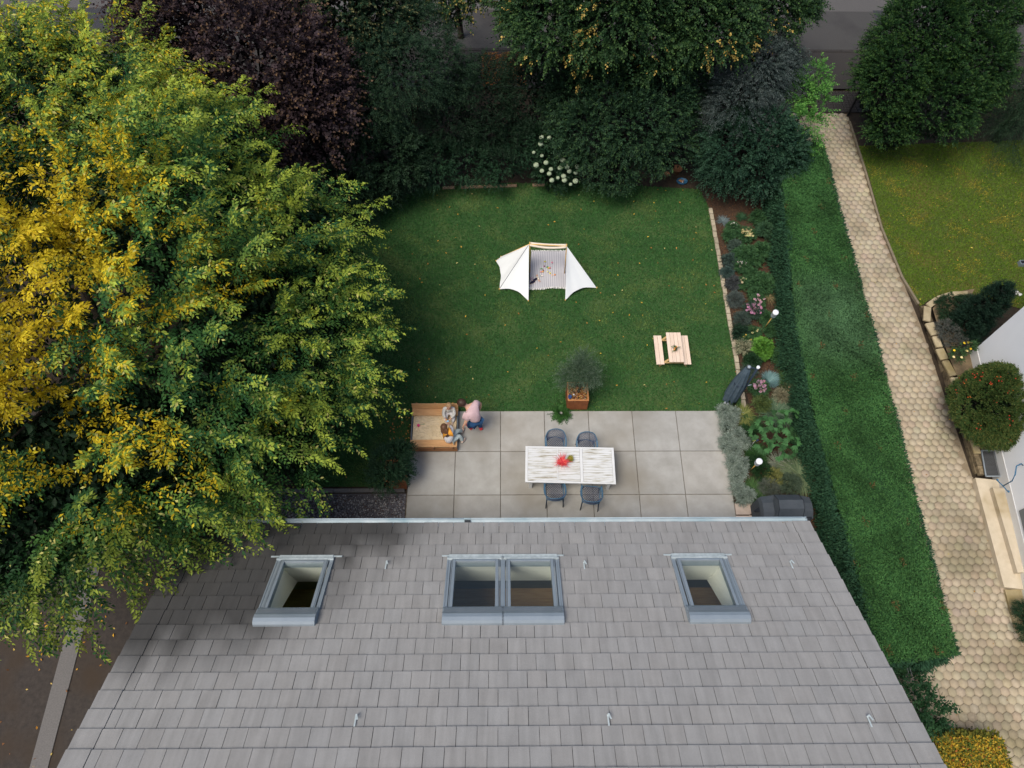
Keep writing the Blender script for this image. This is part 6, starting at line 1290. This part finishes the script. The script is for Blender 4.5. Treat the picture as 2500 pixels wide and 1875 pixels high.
# ---- man in a pink shirt, bending over beside the sandbox
mp = thing('person', 'man in a pale pink shirt and blue jeans bending forward beside the sandbox', 'person', (-.86, 8.42, PZ))
HD = Vector((-1.06, 8.50, 1.47)); NK = Vector((-.955, 8.47, 1.36)); CH = Vector((-.82, 8.42, 1.24)); WS = Vector((-.74, 8.32, 1.03)); PV = Vector((-.73, 8.26, .90))
LS = Vector((-.92, 8.27, 1.27)); RS = Vector((-.74, 8.60, 1.30))
lf = [(-.80, 8.24, .84), (-.93, 8.33, .48), (-.92, 8.42, .12), (-1.00, 8.49, .085)]; rf = [(-.66, 8.32, .84), (-.68, 8.45, .50), (-.62, 8.40, .14), (-.67, 8.50, .085)]
la = [LS, (-1.00, 8.13, 1.03), (-1.07, 8.12, .83)]; ra = [RS, (-.60, 8.69, 1.10), (-.62, 8.60, .93)]
pts = [(*PV, .125), (*WS, .13), (*CH, .15), (*NK, .055), (*(NK.lerp(HD, .5)), .06), (*HD, .095), (*(HD+Vector((-.035, .01, .05))), .085)]
ed = chain([0, 1, 2, 3, 4, 5, 6])
def add(ch, start, rad):
    i = len(pts); 
    for p_, r_ in zip(ch, rad): pts.append((*p_, r_))
    ed.append((start, i)); ed.extend(chain(list(range(i, i+len(ch))))); return i+len(ch)-1
w1 = add(la, 2, (.062, .045, .032)); w2 = add(ra, 2, (.062, .045, .032)); add(lf, 0, (.095, .065, .045, .032)); add(rf, 0, (.095, .065, .045, .032))
hand(mp, la[2], (-.1, 0, -1), (1, 0, 0), 1.05, pts=pts, edges=ed, wi=w1); hand(mp, ra[2], (-.3, -.1, -.8), (-1, 0, 0), 1.05, pts=pts, edges=ed, wi=w2)
skel('body', pts, ed, 'skin', mp)
pts = [(*(PV+Vector((0, -.03, .0))), .195), (*WS, .205), (*CH, .215), (*CH.lerp(NK, .65), .12)]; ed = chain([0, 1, 2, 3])
add([LS, Vector(la[0]).lerp(Vector(la[1]), .75), ], 2, (.12, .105)); add([RS, Vector(ra[0]).lerp(Vector(ra[1]), .75)], 2, (.12, .105)); skel('shirt', pts, ed, 'pinkshirt', mp)
pts = [(*(PV+Vector((0, 0, -.03))), .145)]; ed = []
add(lf[:3], 0, (.115, .085, .068)); add(rf[:3], 0, (.115, .085, .068)); skel('trousers', pts, ed, 'jeans', mp)
for q, a in ((lf, 2.3), (rf, 1.9)):
    p = Vector(q[2]); d = Vector((math.cos(a), math.sin(a), 0)); mb = MB(); mb.tube([p-d*.07+Vector((0, 0, -.04)), p+Vector((0, 0, -.03)), p+d*.09+Vector((0, 0, -.045)), p+d*.17+Vector((0, 0, -.055))], [.04, .05, .045, .028], 10); mb.build('shoe', 'redshoe', mp)
head_parts(mp, HD+Vector((-.03, .01, .0)), .098, (-.75, .25, -.62), (-.5, .1, .8), 1, 'hairdark', None)
haircap(mp, HD+Vector((-.03, .01, .02)), .112, (-.75, .25, -.62), (-.5, .1, .85), 'hairdark', front=.45, low=-.35)

# ---- girl sitting on the near bench, seen from behind
gp = thing('person', 'long haired girl in a white top with orange shoulders sitting on the near sandbox bench', 'person', (-1.5, 7.86, .3))
PV = Vector((-1.47, 7.87, .40)); WS = Vector((-1.475, 7.89, .52)); CH = Vector((-1.49, 7.94, .68)); NK = Vector((-1.535, 8.00, .80)); HD = Vector((-1.58, 8.05, .92))
ll = [(-1.42, 7.95, .38), (-1.27, 8.18, .40), (-1.14, 8.28, .16), (-1.10, 8.37, .09)]; rl = [(-1.40, 7.88, .38), (-1.20, 8.05, .38), (-1.12, 7.99, .14), (-1.06, 8.07, .085)]
la = [(-1.62, 7.96, .72), (-1.66, 8.10, .60), (-1.575, 8.24, .56)]; ra = [(-1.38, 8.0, .72), (-1.38, 8.15, .62), (-1.48, 8.28, .58)]
pts = [(*PV, .10), (*WS, .095), (*CH, .10), (*NK, .038), (*HD, .082), (*(HD+Vector((-.01, .01, .045))), .075)]; ed = chain([0, 1, 2, 3, 4, 5])
w1 = add(la, 2, (.04, .03, .022)); w2 = add(ra, 2, (.04, .03, .022)); add(ll, 0, (.062, .045, .032, .024)); add(rl, 0, (.062, .045, .032, .024))
hand(gp, la[2], (.4, 1, .1), (0, 0, -1), .7, pts=pts, edges=ed, wi=w1); hand(gp, ra[2], (-.4, 1, .1), (0, 0, -1), .7, pts=pts, edges=ed, wi=w2); skel('body', pts, ed, 'skin', gp)
pts = [(*(PV+Vector((0, 0, -.01))), .145), (*WS, .135), (*CH, .125), (*CH.lerp(NK, .6), .075)]; ed = chain([0, 1, 2, 3]); add(la[:2]+[Vector(la[1]).lerp(Vector(la[2]), .8)], 2, (.062, .052, .042)); add(ra[:2]+[Vector(ra[1]).lerp(Vector(ra[2]), .8)], 2, (.062, .052, .042)); skel('sweater', pts, ed, 'whitecloth', gp)
pts = [(*(CH+Vector((0, 0, .06))), .112), (*CH.lerp(Vector(la[0]), .85), .072), (*CH.lerp(Vector(ra[0]), .85), .072)]; pts[1] = (pts[1][0], pts[1][1], pts[1][2]+.025, .085); pts[2] = (pts[2][0], pts[2][1], pts[2][2]+.03, .085); skel('yoke', pts, [(0, 1), (0, 2)], 'orangecloth', gp)
pts = [(*(PV+Vector((0, 0, -.02))), .115)]; ed = []; add(ll[:3], 0, (.088, .072, .055)); add(rl[:3], 0, (.088, .072, .055)); skel('trousers', pts, ed, 'mintcloth', gp)
for q in (ll, rl): a, b = Vector(q[2]), Vector(q[3]); d = (b-a); d.z = 0; d.normalize(); MB().tube([a-d*.05+Vector((0, 0, -.04)), a+Vector((0, 0, -.03)), a+d*.07+Vector((0, 0, -.04)), a+d*.13+Vector((0, 0, -.045))], [.028, .038, .036, .022], 10).build('shoe', 'paleshoe', gp)
head_parts(gp, HD+Vector((-.005, .005, .02)), .082, (.1, .9, -.1), (-.1, 0, 1), .8, 'hairbrown', None)
lk = []
for k in range(9):
    o_ = (k-4)/4; lk.append(([HD+Vector((o_*.06, -.05, .04)), HD+Vector((o_*.065+.01, -.095, -.05)), HD+Vector((o_*.06+.04, -.16+.02*abs(o_), -.13)), HD+Vector((o_*.07+.07, -.20+.03*abs(o_), -.20-.03*math.sin(k*3)))], [.035, .034, .028, .010]))
haircap(gp, HD+Vector((-.005, .0, .03)), .090, (.1, .9, -.1), (-.1, 0, 1), 'hairbrown', front=.35, low=-.5, locks=lk)

# ---- small child on the far bench
kp_ = thing('person', 'small fair haired child in a pale jacket sitting on the far sandbox bench', 'person', (-1.5, 8.82, .3))
PV = Vector((-1.50, 8.80, .38)); CH = Vector((-1.495, 8.79, .58)); NK = Vector((-1.49, 8.76, .68)); HD = Vector((-1.485, 8.735, .79))
ll = [(-1.57, 8.74, .37), (-1.60, 8.57, .36), (-1.57, 8.50, .24), (-1.57, 8.44, .23)]; rl = [(-1.43, 8.74, .37), (-1.38, 8.58, .36), (-1.40, 8.51, .24), (-1.42, 8.44, .23)]
la = [(-1.62, 8.78, .60), (-1.65, 8.64, .50), (-1.58, 8.50, .47)]; ra = [(-1.37, 8.78, .60), (-1.34, 8.64, .50), (-1.46, 8.50, .47)]
pts = [(*PV, .085), (*CH, .085), (*NK, .034), (*HD, .078), (*(HD+Vector((0, .01, .04))), .070)]; ed = chain([0, 1, 2, 3, 4])
w1 = add(la, 1, (.035, .026, .02)); w2 = add(ra, 1, (.035, .026, .02)); add(ll, 0, (.052, .04, .03, .022)); add(rl, 0, (.052, .04, .03, .022))
hand(kp_, la[2], (.6, -.7, -.1), (0, 0, -1), .6, pts=pts, edges=ed, wi=w1); hand(kp_, ra[2], (-.6, -.7, -.1), (0, 0, -1), .6, pts=pts, edges=ed, wi=w2); skel('body', pts, ed, 'skin', kp_)
pts = [(*PV, .115), (*CH, .112), (*CH.lerp(NK, .6), .065)]; ed = chain([0, 1, 2]); add(la[:2]+[Vector(la[1]).lerp(Vector(la[2]), .8)], 1, (.060, .052, .042)); add(ra[:2]+[Vector(ra[1]).lerp(Vector(ra[2]), .8)], 1, (.060, .052, .042)); skel('jacket', pts, ed, 'greycloth', kp_)
pts = [(*(PV+Vector((0, 0, -.01))), .09)]; ed = []; add(ll[:3], 0, (.070, .058, .045)); add(rl[:3], 0, (.070, .058, .045)); skel('trousers', pts, ed, 'whitecloth', kp_)
for q in (ll, rl): a, b = Vector(q[2]), Vector(q[3]); d = (b-a); d.z = 0; d.normalize(); MB().tube([a-d*.03, a+d*.05, a+d*.10], [.026, .032, .02], 8).build('shoe', 'paleshoe', kp_)
head_parts(kp_, HD+Vector((0, 0, .02)), .078, (0, -.9, .25), (0, .25, 1), .7, 'hairblond', None)
haircap(kp_, HD+Vector((0, .01, .03)), .085, (0, -.9, .25), (0, .3, 1), 'hairblond', front=.5, low=-.45)
p = Vector((-1.52, 8.42, .47)); mb = MB(); mb.lathe(p, [(.02, 0), (.035, .05), (.03, .05)], 10, (.30, .55, .72)); o = mb.build('toy_cup', 'attrshiny'); tag(o, 'light blue toy cup held between the girl and the small child', 'toy')
p = Vector((-1.56, 8.46, .50)); o = MB().ball(p, .028, 5, (.80, .35, .05)).build('toy_ball', 'attrshiny'); tag(o, 'orange toy held in the lap of the small child', 'toy')
